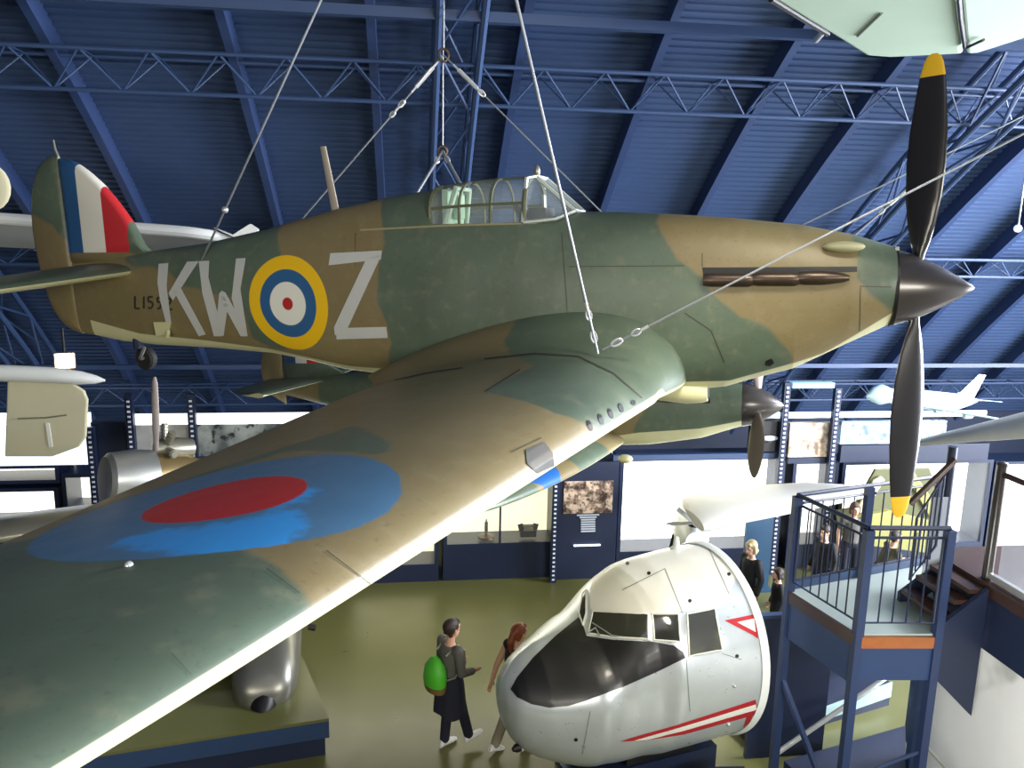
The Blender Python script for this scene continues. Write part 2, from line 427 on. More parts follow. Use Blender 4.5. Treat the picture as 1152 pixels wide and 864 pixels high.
# wings
def foil(nc=26):
    return [(.5*(1-math.cos(PI*i/nc))) for i in range(nc+1)]
def naca(t): return 5*(.2969*math.sqrt(t)-.126*t-.3516*t*t+.2843*t**3-.1036*t**4)*2    # peak about 1
def wing_section(s, sd, W):
    xle, ch, z, up, lo, inc = W(s)
    T = foil(); top = []; bot = []
    for t in T:
        h = naca(t); x = xle-ch*t; zz = z-inc*ch*(t)
        top.append((x, sd*s, zz+up*ch*h)); bot.append((x, sd*s, zz-lo*ch*h))
    return top+bot[-2:0:-1]
def big_wing(s):
    xle = -2.27-.06*max(0, s-1.2); z = -.772+.061*max(0, s-1.2)
    ch = 2.45 if s < 1.3 else 2.45-(s-1.3)*(2.45-1.32)/(5.3-1.3)
    k = min(1, max(0, (s-1.0)/4.6)); up = .145-.062*k; lo = .05-.012*k
    if s < 1.1:                         # root fillet swelling into the fuselage
        f = (1.1-s)/.75; f = max(0, min(1, f)); f = f*f*(3-2*f)
        ch += .5*f; xle += .12*f; up += .062*f
    if s > 5.6:                         # rounded tip
        q = math.sqrt(max(0, 1-((s-5.6)/.85)**2)); q = .1+.9*q
        xle -= ch*(1-q)*.04; ch *= q
    return xle, ch, z, up, lo, .02
WR = (-3.225, 4.825, .60, .272)
def wing_extra(g, c):
    d = g.math('ADD', dist2(g, g.obj(), 0, 1, WR[0], -WR[1]), g.math('MULTIPLY_ADD', g.noise(14), .02, -.01))
    blue = g.mix(g.math('MULTIPLY', g.noise(5), .5), lin((70, 108, 138)), lin((82, 124, 156)))
    blue = g.mix(g.step(g.math('ADD', g.attr('patch'), g.math('MULTIPLY_ADD', g.noise(18), .12, -.06)), 0, .03), blue, lin((56, 146, 214)))
    c = g.mix(g.step(d, WR[2], .008), blue, c)
    return g.mix(g.step(d, WR[3], .006), lin((178, 40, 40)), c)
M_wing = camo_paint('camouflage_wing_paint', wing_extra)
ss = [.28+.06*i for i in range(14)]+[1.16+.055*i for i in range(72)]
ss = [s for s in ss if s < 5.06]+[5.06+.08*i for i in range(17)]+[6.39, 6.43, 6.448]
wing_parts = []
for sd in (-1, 1):
    w_ = MB().loft([wing_section(s, sd, big_wing) for s in ss]).build('wing', [M_wing, M_seam, M_black, M_pale], fighter, angle=60)
    wing_parts.append(w_)
wb = bvh_of(wing_parts[0], HM)
def to_wing(polys):
    out = []
    for poly in polys:
        q = []
        for p in poly:
            if len(p) == 3: q.append((p[1], p[2])); continue
            h = cast(p[0], p[1], wb)
            if h is not None: h = HI @ h; q.append((h.x, -h.y))
        out.append(q)
    return out
wing_green = to_wing([
    [(Lc, -3.6, .2), (Lc, -3.6, .8), (600, 412), (560, 432), (546, 441), (571, 447), (601, 455), (624, 465), (650, 474), (672, 482), (700, 478), (Lc, -2.1, 2.4), (Lc, -2.0, .2)],
    [(270, 492), (330, 470), (400, 478), (440, 500), (432, 514), (380, 508), (320, 508), (250, 532), (190, 562), (Lc, -3.9, 4.9)],
    [(Lc, -4.4, 5.35), (130, 590), (200, 600), (325, 646), (350, 690), (Lc, -2.0, 5.75), (Lc, -2.0, 6.3), (Lc, -4.4, 6.3)]])
patch = to_wing([[(126, 614), (160, 596), (220, 594), (300, 579), (318, 566), (332, 552), (360, 548), (334, 572), (344, 590), (320, 619), (293, 639), (250, 641), (213, 626), (167, 619)]])
for w_ in wing_parts:
    P = co(w_); Q = np.stack([P[:, 0], np.abs(P[:, 1])], 1)
    set_attr(w_, 'green', sdf(Q, wing_green)); set_attr(w_, 'patch', sdf(Q, patch))
    pal = []
    for p in P:
        s = abs(p[1]); xle, ch, z, up, lo, inc = big_wing(s); t = min(1, max(0, (xle-p[0])/ch))
        pal.append((z-inc*ch*t)-p[2]-.004+.05*max(0, 1-t/.02)*(s > .9))
    set_attr(w_, 'pale', pal)
it = []
for st, w in (([(367, 620), (420, 660)], 1.0), ([(300, 640), (337, 668)], .7), ([(585, 416), (545, 441)], 1.4), ([(545, 404), (600, 398), (650, 401), (690, 420), (722, 448)], 1.6), ([(444, 428), (480, 420), (520, 414)], 1.3), ([(575, 509), (609, 493)], 1.2), ([(610, 500), (622, 521)], .8), ([(192, 735), (215, 760)], .6)):
    it.append((1, 'stroke', st, w, .003))
paint_on(wing_parts[0], it, wb, HI)
# gun ports along the leading edge, landing lamp window, wing lamp
mb = MB()
for (px, py, a, L) in ((663, 479, 1.2, 6.5), (675.5, 472, 1.2, 6.5), (686.5, 465.5, 1.2, 6), (698, 459, 1.2, 5.5), (712, 453, 1.2, 3.2)):
    MBp = MB(); d = Vector((math.cos(a), math.sin(a))); n = Vector((-d.y, d.x))
    decal(MBp, [Vector((px, py))+d*math.cos(2*PI*j/14)*L+n*math.sin(2*PI*j/14)*2.6 for j in range(14)], wb, HI, .004, 2.5)
    MBp.build('gun_port', M_black, fighter)
MBp = MB(); decal(MBp, [(591, 507), (612, 498), (621, 510), (623, 524), (604, 533), (592, 522)], wb, HI, .005, 3)
MBp.build('landing_lamp_window', mat('lamp_window', (120, 118, 112), .15, .3, coat=.6), fighter)
q = cast(145, 636, wb)
if q is not None: MB().ball(HI @ q, .012).build('tip_marker_stud', M_white_cable, fighter)

# tail surfaces
def tail_sec(s, sd):
    k = s/2.0; q = math.sqrt(max(0.0, 1-max(0, (k-.72)/.28)**2)); q = .1+.9*q
    c0 = 1.28-.25*k; xle = -8.06-.22*k-c0*(1-q)*.4; ch = c0*q
    return [(xle-ch*t, sd*s, .14-.075*s+.062*ch*naca(t)*sg) for sg, T in ((1, foil(14)), (-1, foil(14)[-2:0:-1])) for t in T]
def tail_extra(g, c): return c
M_tail = camo_paint('camouflage_tail_paint', None, under_n=.5)
for sd in (-1, 1):
    t_ = MB().loft([tail_sec(s, sd) for s in (.03, .3, .6, .9, 1.2, 1.4, 1.55, 1.7, 1.82, 1.9, 1.96, 2.0)]).build('tailplane', M_tail, fighter, angle=60)
    P = co(t_); set_attr(t_, 'green', sdf(P[:, :2]*[1, 1], [[(-7.9, -2), (-8.75, -2), (-8.9, 2), (-7.9, 2)]]))
def fin_extra(g, c):
    x = g.xyz(g.obj()); fx, fz = x[0], x[2]
    col = g.mix(g.step(fx, -8.775, .004), lin((44, 88, 134)), lin((224, 222, 208)))
    col = g.mix(g.step(fx, -8.455, .004), col, lin((186, 44, 48)))
    mask = g.math('MULTIPLY', g.math('MULTIPLY', g.step(fx, -9.04, .003), g.step(fx, -8.125, .004)), 1)
    mask = g.math('MULTIPLY', g.step(fx, -9.04, .003), g.math('SUBTRACT', 1, g.step(fx, -8.135, .004)))
    mask = g.math('MULTIPLY', mask, g.step(fz, .33, .005))
    return g.mix(mask, c, col)
M_fin = camo_paint('camouflage_fin_paint', fin_extra, under_n=-2)
def slab(outline, t, name, m_, inset=.08):
    """lens-sectioned tail surface from a side outline"""
    bm = bmesh.new(); c = Vector((sum(p[0] for p in outline)/len(outline), sum(p[1] for p in outline)/len(outline)))
    rg = []
    for k, y in ((1, 0.004), (.985, t*.35), (.93, t*.75), (.8, t)):
        rg.append([(c.x+(p[0]-c.x)*k, y, c.y+(p[1]-c.y)*k) for p in outline])
    full = [[(a, -b, cc) for a, b, cc in r] for r in reversed(rg)]+rg
    bm.free()
    return MB().loft(full).build(name, m_, fighter, angle=50)
fin = slab([(-7.85, .26), (-7.97, .36), (-8.12, .64), (-8.30, .87), (-8.49, 1.075), (-8.66, 1.21), (-8.80, 1.30), (-8.92, 1.345), (-9.04, 1.355), (-9.03, 1.0), (-9.02, .6), (-9.01, .2), (-8.4, .2)], .075, 'fin', M_fin)
rud = slab([(-9.055, 1.39), (-9.12, 1.405), (-9.24, 1.375), (-9.345, 1.30), (-9.43, 1.18), (-9.49, 1.02), (-9.53, .82), (-9.545, .6), (-9.535, .4), (-9.51, .2), (-9.475, -.02), (-9.43, -.2), (-9.37, -.35), (-9.26, -.48), (-9.12, -.555), (-8.99, -.585), (-9.0, -.2), (-9.02, .3), (-9.035, .8)], .05, 'rudder', M_fin)
for o in (fin, rud):
    P = co(o); set_attr(o, 'green', sdf(P[:, [0, 2]], [[(-9.8, 1.6), (-9.8, .82), (-9.35, .72), (-9.05, .45), (-8.9, .3), (-8.85, 1.6)], [(-8.3, 1.2), (-8.3, .3), (-7.7, .2), (-7.7, 1.2)]]))
MB().poly_tube([(-9.07, 0, 1.38), (-9.10, 0, 1.46), (-9.11, 0, 1.56)], [.016, .014, .01]).build('rudder_aerial_post', M_grey_wing, fighter)
# aerial mast
MB().loft([[(x0+math.cos(2*PI*j/12)*a, math.sin(2*PI*j/12)*a*.5, z) for j in range(12)] for x0, z, a in ((-5.61, .70, .045), (-5.66, 1.0, .04), (-5.715, 1.33, .033))]).build('aerial_mast', mat('mast_grey', (150, 142, 128), .5), fighter)

# tail wheel, foot step, scoop
tw = MB().poly_tube([(-8.2, -.02, -.6), (-8.16, -.05, -.74)], .05).build('tail_wheel_leg', M_navy, fighter)
tyre = MB(); tyre.lathe([(-.045, .06), (-.05, .1), (-.03, .125), (.03, .125), (.05, .1), (.045, .06)], 20, Matrix.Translation((-8.1, -.02, -.84)) @ Matrix.Rotation(PI/2, 4, 'Z'))
tyre.build('tail_wheel', M_rubber, tw); MB().tube((-8.1, -.1, -.83), (-8.1, .06, -.83), .02).bar((-8.04, -.09, -.70), (-8.12, -.09, -.84), .02, .03).build('tail_wheel_axle', M_metal, tw)
hw = lerp_table(FUS, -7.5)[2]
q = [HI @ cast(px, py, fb, .004) for px, py in ((175, 362), (193, 362), (190, 377), (178, 377))]
MB().prism(q, (0, -.03, 0)).build('foot_step_flap', M_pale, fighter, smooth=False)
q = HI @ cast(191, 371, fb, .02); MB().tube(q, q+Vector((.03, -.05, -.06)), .02).build('foot_step', M_pale, fighter)
# carburettor scoop below the nose
sc = []
for x, zc, hwid, hh in ((-1.98, -.905, .085, .075), (-2.02, -.905, .10, .09), (-2.15, -.90, .13, .11), (-2.4, -.88, .15, .11), (-2.8, -.85, .12, .08)):
    sc.append([(x, -.12+math.cos(2*PI*j/20)*hwid, zc+math.sin(2*PI*j/20)*hh) for j in range(20)])
scoop = MB().loft(sc).build('air_scoop', M_pale, fighter)
MB().lathe([(.004, .06), (.0, .055)], 20, Matrix.Translation((-1.978, -.12, -.905))).build('scoop_mouth', M_black, scoop)

# canopy: sliding hood and windscreen with metal frames, seat and headrest inside
def hoop(x, top, w0, n=14, sill=.54):
    return [(x, w0*math.cos(a)*(1 if abs(math.sin(a)) < .5 else 1), sill+(top-sill)*min(1, abs(math.sin(a))**.55)) for a in [PI*j/n for j in range(n+1)]]
HX = ((-3.56, .965, .335), (-3.87, .955, .335), (-4.17, .935, .33), (-4.46, .90, .32))
hood = MB().loft([hoop(*h) for h in HX], False, False, closed=False).build('canopy_glass', M_glass, fighter)
M_frame = mat('canopy_frame_green', (94, 98, 72), .45, var=.1)
mb = MB()
for i, h in enumerate(HX): mb.poly_tube(hoop(*h), .022 if i in (0, 3) else .013, 6)
for k in (0, 1, 7, 13, 14):
    mb.poly_tube([hoop(*h)[k] for h in HX], .013 if k not in (0, 14) else .02, 6)
mb.build('canopy_frame', M_frame, hood)
wsT = hoop(-3.56, .965, .335); 
wf = [(-3.15, .17, .655), (-3.15, -.17, .655), (-3.50, -.17, .955), (-3.50, .17, .955)]
ws = MB().poly(wf); 
for sd in (-1, 1): ws.poly([(-3.15, sd*.17, .655), (-3.50, sd*.17, .955), (-3.56, sd*.26, .93), (-3.56, sd*.345, .56), (-3.28, sd*.34, .585)])
ws = ws.build('windscreen', M_glass, fighter, smooth=False)
mb = MB()
mb.poly_tube(wf, .02, 6, True)
for sd in (-1, 1): mb.poly_tube([(-3.15, sd*.17, .655), (-3.28, sd*.34, .585), (-3.56, sd*.345, .56)], .018, 6); mb.poly_tube([(-3.50, sd*.17, .955), (-3.56, sd*.26, .94), (-3.57, sd*.345, .56)], .02, 6)
mb.build('windscreen_frame', mat('windscreen_frame_metal', (170, 178, 170), .4, .3), ws)
MB().ball((-3.54, 0, 1.015), .03, (1, 1, 1.8)).build('rear_view_mirror', M_grey_wing, ws)
MB().box((-4.36, 0, .70), (.05, .4, .34)).box((-4.30, 0, .72), (.05, .16, .22)).build('headrest', mat('interior_green', (150, 185, 150), .6), fighter)
MB().poly_tube([(-4.34, -.26, .55), (-4.26, -.16, .88), (-4.26, .16, .88), (-4.34, .26, .55)], .028).build('crash_pylon', mat('interior_pale_green', (172, 196, 168), .6), fighter)
MB().poly_tube([(-3.62, -.2, .58), (-3.75, 0, .72), (-3.62, .2, .58)], .03).box((-3.5, 0, .62), (.16, .3, .14)).build('gunsight_panel', M_black, fighter)
# ================================================================== the hall
E0 = EYE.z
def circ(a, b, c):
    ax, ay = a; bx, by = b; cx, cy = c
    d = 2*(ax*(by-cy)+bx*(cy-ay)+cx*(ay-by))
    ux = ((ax*ax+ay*ay)*(by-cy)+(bx*bx+by*by)*(cy-ay)+(cx*cx+cy*cy)*(ay-by))/d
    uy = ((ax*ax+ay*ay)*(cx-bx)+(bx*bx+by*by)*(ax-cx)+(cx*cx+cy*cy)*(bx-ax))/d
    return ux, uy, math.hypot(ax-ux, ay-uy)
VY, VZ, VR = circ((17.2, E0-4.05), (12.6, E0+.3), (9.0, E0+2.7))
XL, XR = -15.0, 21.0
def vault(a, dr=0): return (VY+(VR-dr)*math.cos(a), VZ+(VR-dr)*math.sin(a))
A0 = math.atan2(E0-4.05-VZ, 17.2-VY); A1 = PI-A0
def vault_at(Y, dr=0): a = math.acos(max(-1, min(1, (Y-VY)/(VR-dr)))); return VZ+(VR-dr)*math.sin(a)
# corrugated deck
rows = []; L = VR*(A1-A0); n = int(L/.11)
for i in range(n):
    for k, dr in ((0, 0), (.45, 0), (.5, .028), (.95, .028)):
        rows.append(vault(A0+(A1-A0)*(i+k)/n, dr))
mb = MB()
for i in range(len(rows)-1):
    (y0, z0), (y1, z1) = rows[i], rows[i+1]
    mb.poly([(XL, y0, z0), (XR, y0, z0), (XR, y1, z1), (XL, y1, z1)])
M_deck = mat('blue_corrugated_deck', (56, 76, 112), .5, .1, var=.14, vs=1.2)
structure(mb.build('ceiling', M_deck, smooth=False))
M_floor, nt, b = nodes('olive_floor'); g = G(nt)
nz = g.noise(.9, 5); g.put(b.inputs['Base Color'], g.mix(nz, lin((84, 86, 48)), lin((104, 104, 60))))
g.put(b.inputs['Roughness'], g.math('MULTIPLY_ADD', g.noise(2.5), .12, .24)); b.inputs['Specular IOR Level'].default_value = .5
structure(MB().box(((XL+XR)/2, 3, -.1), (XR-XL, 30, .2)).build('floor', M_floor, smooth=False))
zf = vault(A0)[1]
M_wall = mat('dark_blue_wall', (28, 40, 66), .7, var=.1)
structure(MB().box(((XL+XR)/2, 17.45, zf/2), (XR-XL, .3, zf+.2)).build('wall_back', M_wall, smooth=False))
yn = vault(A1)[0]
structure(MB().box(((XL+XR)/2, yn-.15, zf/2), (XR-XL, .3, zf)).build('wall_front', M_wall, smooth=False))
for nm, x in (('wall_left', XL-.1), ('wall_right', XR+.1)):
    prof = [(17.3, 0)]+[vault(A0+(A1-A0)*i/24) for i in range(25)]+[(yn, 0)]
    structure(MB().prism([(x, y, z) for y, z in prof], (.2 if x > 0 else -.2, 0, 0)).build(nm, M_wall, smooth=False))

# ribs that follow the vault
def rib(X, name, label):
    rg = []
    for i in range(61):
        a = A0+(A1-A0)*i/60
        o, q = vault(a, .0), vault(a, .26)
        rg.append([(X-.05, *o), (X+.05, *o), (X+.05, *q), (X-.05, *q)])
    return structure(MB().loft(rg).build(name, M_blue_rib, smooth=False))
for i, X in enumerate((-12.3, -10.9, -9.5, -8.2, -5.45, -3.95, -2.0, -.42, 1.28, 2.92, 4.48, 5.95, 8.75, 10.2, 11.6, 13.0, 15.9, 17.4)):
    rib(X, 'trim_%d' % (i+1), '')
ROOF = [30]
def lattice_arch(X, label, w=.46, r0=.12, dep=.62):
    ROOF[0] += 1; t = structure(empty('trim_%d' % ROOF[0], (X, 17.0, 0)))
    def pt(a, sx, dr): y, z = vault(a, dr); return (sx*w/2, y-17.0, z)
    N = 48; aa = [A0+.01+(A1-A0-.02)*i/N for i in range(N+1)]
    for sx in (-1, 1):
        for dr in (r0+.06, r0+dep):
            MB().poly_tube([pt(a, sx, dr) for a in aa], .045, 8).build('chord', M_blue_steel, t)
    mb = MB()
    for i in range(N):
        s = 1 if i % 2 else -1
        for sx in (-1, 1): mb.tube(pt(aa[i], sx, r0+.06 if s > 0 else r0+dep), pt(aa[i+1], sx, r0+dep if s > 0 else r0+.06), .02, n=6)
        for dr in (r0+.06, r0+dep): mb.tube(pt(aa[i], -s, dr), pt(aa[i+1], s, dr), .02, n=6)
    mb.build('lacing', M_blue_steel, t); return t
lattice_arch(.52, 'blue lattice roof arch rising behind the big fighter cockpit')
lattice_arch(7.35, 'blue lattice roof arch rising behind the upright propeller blade')
lattice_arch(-6.75, 'blue lattice roof arch coming down beside the lit spotlight, at the left')
# girders along the hall
def girder(Y, zb, label, h=.40, d=.42, bays=None, r=.026):
    ROOF[0] += 1; t = structure(empty('trim_%d' % ROOF[0], (XL+.2, Y, zb)))
    Lx = XR-XL-.4; n = int(Lx/.72)
    for nm, (dy, dz) in (('chord', (0, 0)), ('chord', (-d/2, h)), ('chord', (d/2, h))):
        MB().tube((0, dy, dz), (Lx, dy, dz), r, n=8).build(nm, M_blue_steel, t)
    mb = MB()
    for i in range(n):
        x0 = Lx*i/n; x1 = Lx*(i+.5)/n; x2 = Lx*(i+1)/n
        for dy in (-d/2, d/2): mb.tube((x0, 0, 0), (x1, dy, h), .012, n=6).tube((x1, dy, h), (x2, 0, 0), .012, n=6)
        mb.tube((x1, -d/2, h), (x1, d/2, h), .012, n=6)
    mb.build('lacing', M_blue_steel, t); return t
def zpix(px, py, Y): return atY(px, py, Y).z
girder(9.75, zpix(551, 119, 9.75), 'long blue lattice girder crossing the roof above the fighter canopy')
girder(13.0, zpix(1125, 312, 13.0), 'long blue lattice girder level with the propeller spinner', .30, .34)
girder(15.6, zpix(1040, 449, 15.6), 'lowest blue lattice girder, just above the display case headers', .38, .36)
def rail(Y, px, py, label, w=.1):
    z = zpix(px, py, Y)
    ROOF[0] += 1; o = structure(MB().bar((0, 0, 0), (XR-XL-.4, 0, 0), w, w).build('trim_%d' % ROOF[0], M_blue_steel, smooth=False)); o.location = (XL+.2, Y, z); return o
rail(8.55, 768, 32, 'plain blue rail across the top of the roof'); rail(14.6, 1040, 411, 'plain blue rail low on the roof slope behind the airliner model', .08)

# ------------------------------------------------------------------ display cases along the back
YC = 13.5
def rectY(x0, y0, x1, y1, Y=YC):
    ym, xm = (y0+y1)/2, (x0+x1)/2
    return atY(x0, ym, Y).x, atY(x1, ym, Y).x, atY(xm, y1, Y).z, atY(xm, y0, Y).z
M_frame_navy = mat('case_frame_navy', (28, 40, 66), .4, var=.1)
M_case_glass = glass('case_glass', (235, 240, 240), .05)
def display_case(px, label, back, yfront=YC+.13, dep=.62, mull=(), base=True, fw=.07, low=0):
    x0, x1, z0, z1 = rectY(*px, yfront); w = x1-x0; xc = (x0+x1)/2
    t = empty('display_case', (xc, yfront, 0 if base else low), 0, label, 'display case', 'lit display cases along the back wall')
    oz = t.location.z; z0 -= oz; z1 -= oz
    MB().box((0, dep, (z0+z1)/2), (w+2*fw, .04, z1-z0+.1)).build('back_panel', back, t, smooth=False)
    mb = MB().box((0, dep/2, z0-.03), (w+2*fw, dep, .06)).box((0, dep/2, z1+.03), (w+2*fw, dep, .06))
    for s in (-1, 1): mb.box((s*(w/2+fw/2), dep/2, (z0+z1)/2), (fw, dep, z1-z0))
    for mx in mull: mb.box((atY(mx, (px[1]+px[3])/2, yfront).x-xc, .02, (z0+z1)/2), (.035, .04, z1-z0))
    mb.build('case_frame', M_frame_navy, t, smooth=False)
    MB().box((0, .035, (z0+z1)/2), (w, .008, z1-z0)).build('glass_front', M_case_glass, t, smooth=False)
    if base and z0 > .1:
        MB().box((0, dep/2, (z0-.06)/2), (w+2*fw, dep, z0-.06)).build('case_base', M_navy, t, smooth=False)
    return t
display_case((700, 518, 876, 618), 'widest glowing white display case, behind the silver cockpit section', M_lit)
display_case((893, 522, 936, 612), 'narrow glowing white display case between two uprights, beyond the railing', M_lit)
display_case((948, 522, 1108, 612), 'long glowing white display case behind the landing, right of the uprights', M_lit)
display_case((1116, 522, 1230, 640), 'glowing white display case seen through the gallery glass at the right edge', M_lit)
display_case((503, 540, 622, 611), 'cream lit display case holding a dark statue and a small box model', M_lit_cream, mull=(563,))
display_case((395, 560, 489, 636), 'cream lit display case showing just under the edge of the big wing', M_lit_cream)
display_case((75, 537, 132, 572), 'small glowing white display case left of the engine nacelle', M_lit)
display_case((-70, 554, 62, 590), 'lower of two white glowing display cases at the far left', M_lit)
t = display_case((-70, 528, 62, 541), 'upper shallow white glowing display case at the far left', M_lit, base=False, low=atY(0, 543, YC).z-.06)
# navy board with mural and text
def img_mat(name, a, b_, sc, w=.12, seed=0, c3=None):
    M, nt, b = nodes(name); g = G(nt)
    o = g.n('ShaderNodeMapping'); g.put(o.inputs[0], g.obj()); o.inputs['Location'].default_value = (seed*3.1, seed*1.7, seed)
    n = g.noise(sc, 5, o.outputs[0]); c = g.mix(g.step(n, .5, w), lin(a), lin(b_))
    if c3: c = g.mix(g.step(g.noise(sc*2.1, 3, o.outputs[0]), .58, .05), c, lin(c3))
    g.put(b.inputs['Base Color'], c); b.inputs['Roughness'].default_value = .4; return M
x0, x1, z0, z1 = rectY(628, 520, 694, 655)
t = empty('information_board', ((x0+x1)/2, YC, 0), 0, 'navy information board with a sepia engine photograph and a block of pale text', 'information board')
MB().box((0, .3, z1/2), (x1-x0, .6, z1)).build('board', M_navy, t, smooth=False)
a0, a1, c0, c1 = rectY(634, 541, 689, 577)
MB().box(((a0+a1)/2-(x0+x1)/2, -.01, (c0+c1)/2), (a1-a0, .02, c1-c0)).build('engine_photograph', img_mat('sepia_engine_picture', (60, 46, 40), (214, 190, 166), 7, .1, 1, (120, 96, 84)), t, smooth=False)
mb = MB()
for i in range(8):
    b0, b1, d0, d1 = rectY(652+(i > 1)*1.5-(i < 1)*3, 578.5+i*2.6, 671-(i > 1)*1.5+(i < 1)*3, 580.0+i*2.6)
    mb.box(((b0+b1)/2-(x0+x1)/2, -.006, (d0+d1)/2), (b1-b0, .012, d1-d0))
mb.build('text_block', mat('pale_text', (190, 196, 206), .6), t, smooth=False)
MB().box((0, -.02, atY(660, 613, YC).z), (.5, .04, .02)).build('picture_lamp', mat('small_lamp', (230, 235, 240), .4, emit=(230, 240, 255), es=1.2), t, smooth=False)
# perforated uprights
M_dots, nt, b = nodes('dotted_strip'); g = G(nt); zz = g.xyz(g.obj())[2]
g.put(b.inputs['Base Color'], g.mix(g.step(g.math('FRACT', g.math('DIVIDE', zz, .085)), .6, .03), lin((26, 40, 78)), lin((235, 240, 245))))
def upright(px, y0, y1, label, w=.12, floor=True, dots=True):
    P1 = atY(px, y0, YC-.06); z0 = 0 if floor else atY(px, y1, YC-.06).z
    t = empty('perforated_upright', (P1.x, YC-.08, z0), 0, label, 'steel upright', 'perforated steel uprights')
    MB().box((0, 0, (P1.z-z0)/2), (w, .1, P1.z-z0)).build('post', M_frame_navy, t, smooth=False)
    if dots:
        MB().box((0, -.055, (P1.z-z0)/2), (.045, .012, P1.z-z0-.1)).build('dotted_strip', M_dots, t, smooth=False)
    return t
upright(885, 430, 600, 'dotted navy upright carrying the lamp box, left of the two by the airliner model')
upright(942, 436, 600, 'dotted navy upright carrying the lamp box, nearer the upright propeller blade')
upright(145, 443, 600, 'dotted navy upright at the left edge of the grey mural panels')
upright(215, 443, 600, 'dotted navy upright standing between two grey mural panels', dots=True)
upright(102, 480, 530, 'dotted navy upright beside the hanging cream tail panel')
upright(625, 535, 655, 'dotted navy upright against the navy information board')
# headers: murals over the cases, plain band, strip lamps
def header(px, label, m_, nm='mural_panel', grp=None, Y=YC, cat='mural'):
    x0, x1, z0, z1 = rectY(*px, Y)
    o = MB().box((0, .05, (z1-z0)/2), (x1-x0, .1, z1-z0)).build(nm, m_, smooth=False); o.location = ((x0+x1)/2, Y, z0)
    return tag(o, label, cat, grp)
header((888, 476, 939, 514), 'sepia mural panel of a crowd between the two dotted uprights', img_mat('sepia_mural', (120, 96, 78), (236, 226, 206), 2.6, .1, 2, (196, 170, 140)))
header((946, 474, 1064, 499), 'long pale blue mural panel of clouds under the airliner model', img_mat('cloud_mural', (120, 150, 180), (206, 222, 232), 3.2, .2, 3, (90, 110, 130)))
header((844, 474, 881, 508), 'black panel with a small grey airship cutout beside the small propeller', M_black)
t = empty('airship_cutout', (atY(866, 493, YC-.06).x, YC-.04, atY(866, 496, YC).z), 0, 'small grey airship cutout mounted on the black panel', 'airship model')
MB().ball((0, 0, .06), .1, (1.8, .3, .55)).build('hull', mat('pale_airship_grey', (170, 176, 180), .6), t); MB().box((-.14, 0, .06), (.06, .02, .12)).box((.02, 0, -.01), (.08, .03, .03)).build('tail_and_car', M_black, t, smooth=False)
header((148, 478, 213, 519), 'light grey mural panel behind the tall propeller blade', img_mat('grey_mural', (170, 172, 172), (214, 214, 210), 2.2, .2, 4))
header((219, 477, 372, 512), 'grey mural panel of a flying aeroplane in mist, by the wing', img_mat('mist_mural', (96, 106, 106), (190, 196, 190), 2.8, .2, 5, (50, 56, 58)))
header((105, 476, 142, 520), 'dark blue header panel left of the grey murals', M_navy, 'header_panel')
header((946, 500, 1112, 519), 'dark navy header band below the cloud mural', M_navy, 'header_panel')
header((690, 511, 882, 517), 'dark blue header band over the widest white case', M_blue_panel, 'header_panel')
header((887, 515, 940, 521), 'narrow dark header band under the sepia mural', M_navy, 'header_panel')
header((-70, 478, 101, 524), 'white glowing header panel behind the cream tail panel', mat('backlit_white_header', (235, 242, 248), .7, emit=(225, 236, 250), es=.9), 'header_panel')
def strip(px, label, Y=YC): 
    x0, x1, z0, z1 = rectY(*px, Y+.05); t = empty('strip_light', ((x0+x1)/2, Y+.1, z0), 0, label, 'strip light', 'strip lights over the murals')
    MB().box((0, .05, .02), (x1-x0, .1, .05)).build('housing', M_white_paint, t, smooth=False)
    MB().tube((-(x1-x0)/2+.03, -.01, .08), ((x1-x0)/2-.03, -.01, .08), .035).build('tube_lamp', M_tube, t)
strip((148, 454, 335, 460), 'glowing strip light on the back wall above the grey murals at left', 17.12)
strip((846, 464, 1112, 470), 'bluish strip light over the cloud and sepia murals at right')
header((150, 466, 372, 477), 'bright white backlit band over the grey murals', mat('backlit_white_band', (240, 244, 248), .7, emit=(245, 250, 255), es=1.1), 'header_panel')
header((-70, 466, 100, 477), 'bright white backlit band at the far left', mat('backlit_white_band_end', (240, 244, 248), .7, emit=(245, 250, 255), es=1.1), 'header_panel')
x0, x1, z0, z1 = rectY(890, 428, 937, 436, YC-.08)
o = MB().box((0, 0, .05), (x1-x0, .14, .1)).build('lamp_box', mat('blue_lamp_box', (120, 160, 205), .4, emit=(150, 195, 240), es=.35), smooth=False); o.location = ((x0+x1)/2, YC-.08, z0); tag(o, 'pale blue lamp box spanning the tops of two dotted uprights', 'lamp')
# low wall run and a blue doorway behind the landing
o = MB().box((0, .0, .95), (.5, .06, 1.9)).box((0, 0, .02), (.6, .3, .04)).build('blue_screen', M_teal_panel, smooth=False); o.location = (atY(850, 640, YC-.7).x, YC-.7, 0); tag(o, 'teal blue screen behind the blond woman', 'screen')
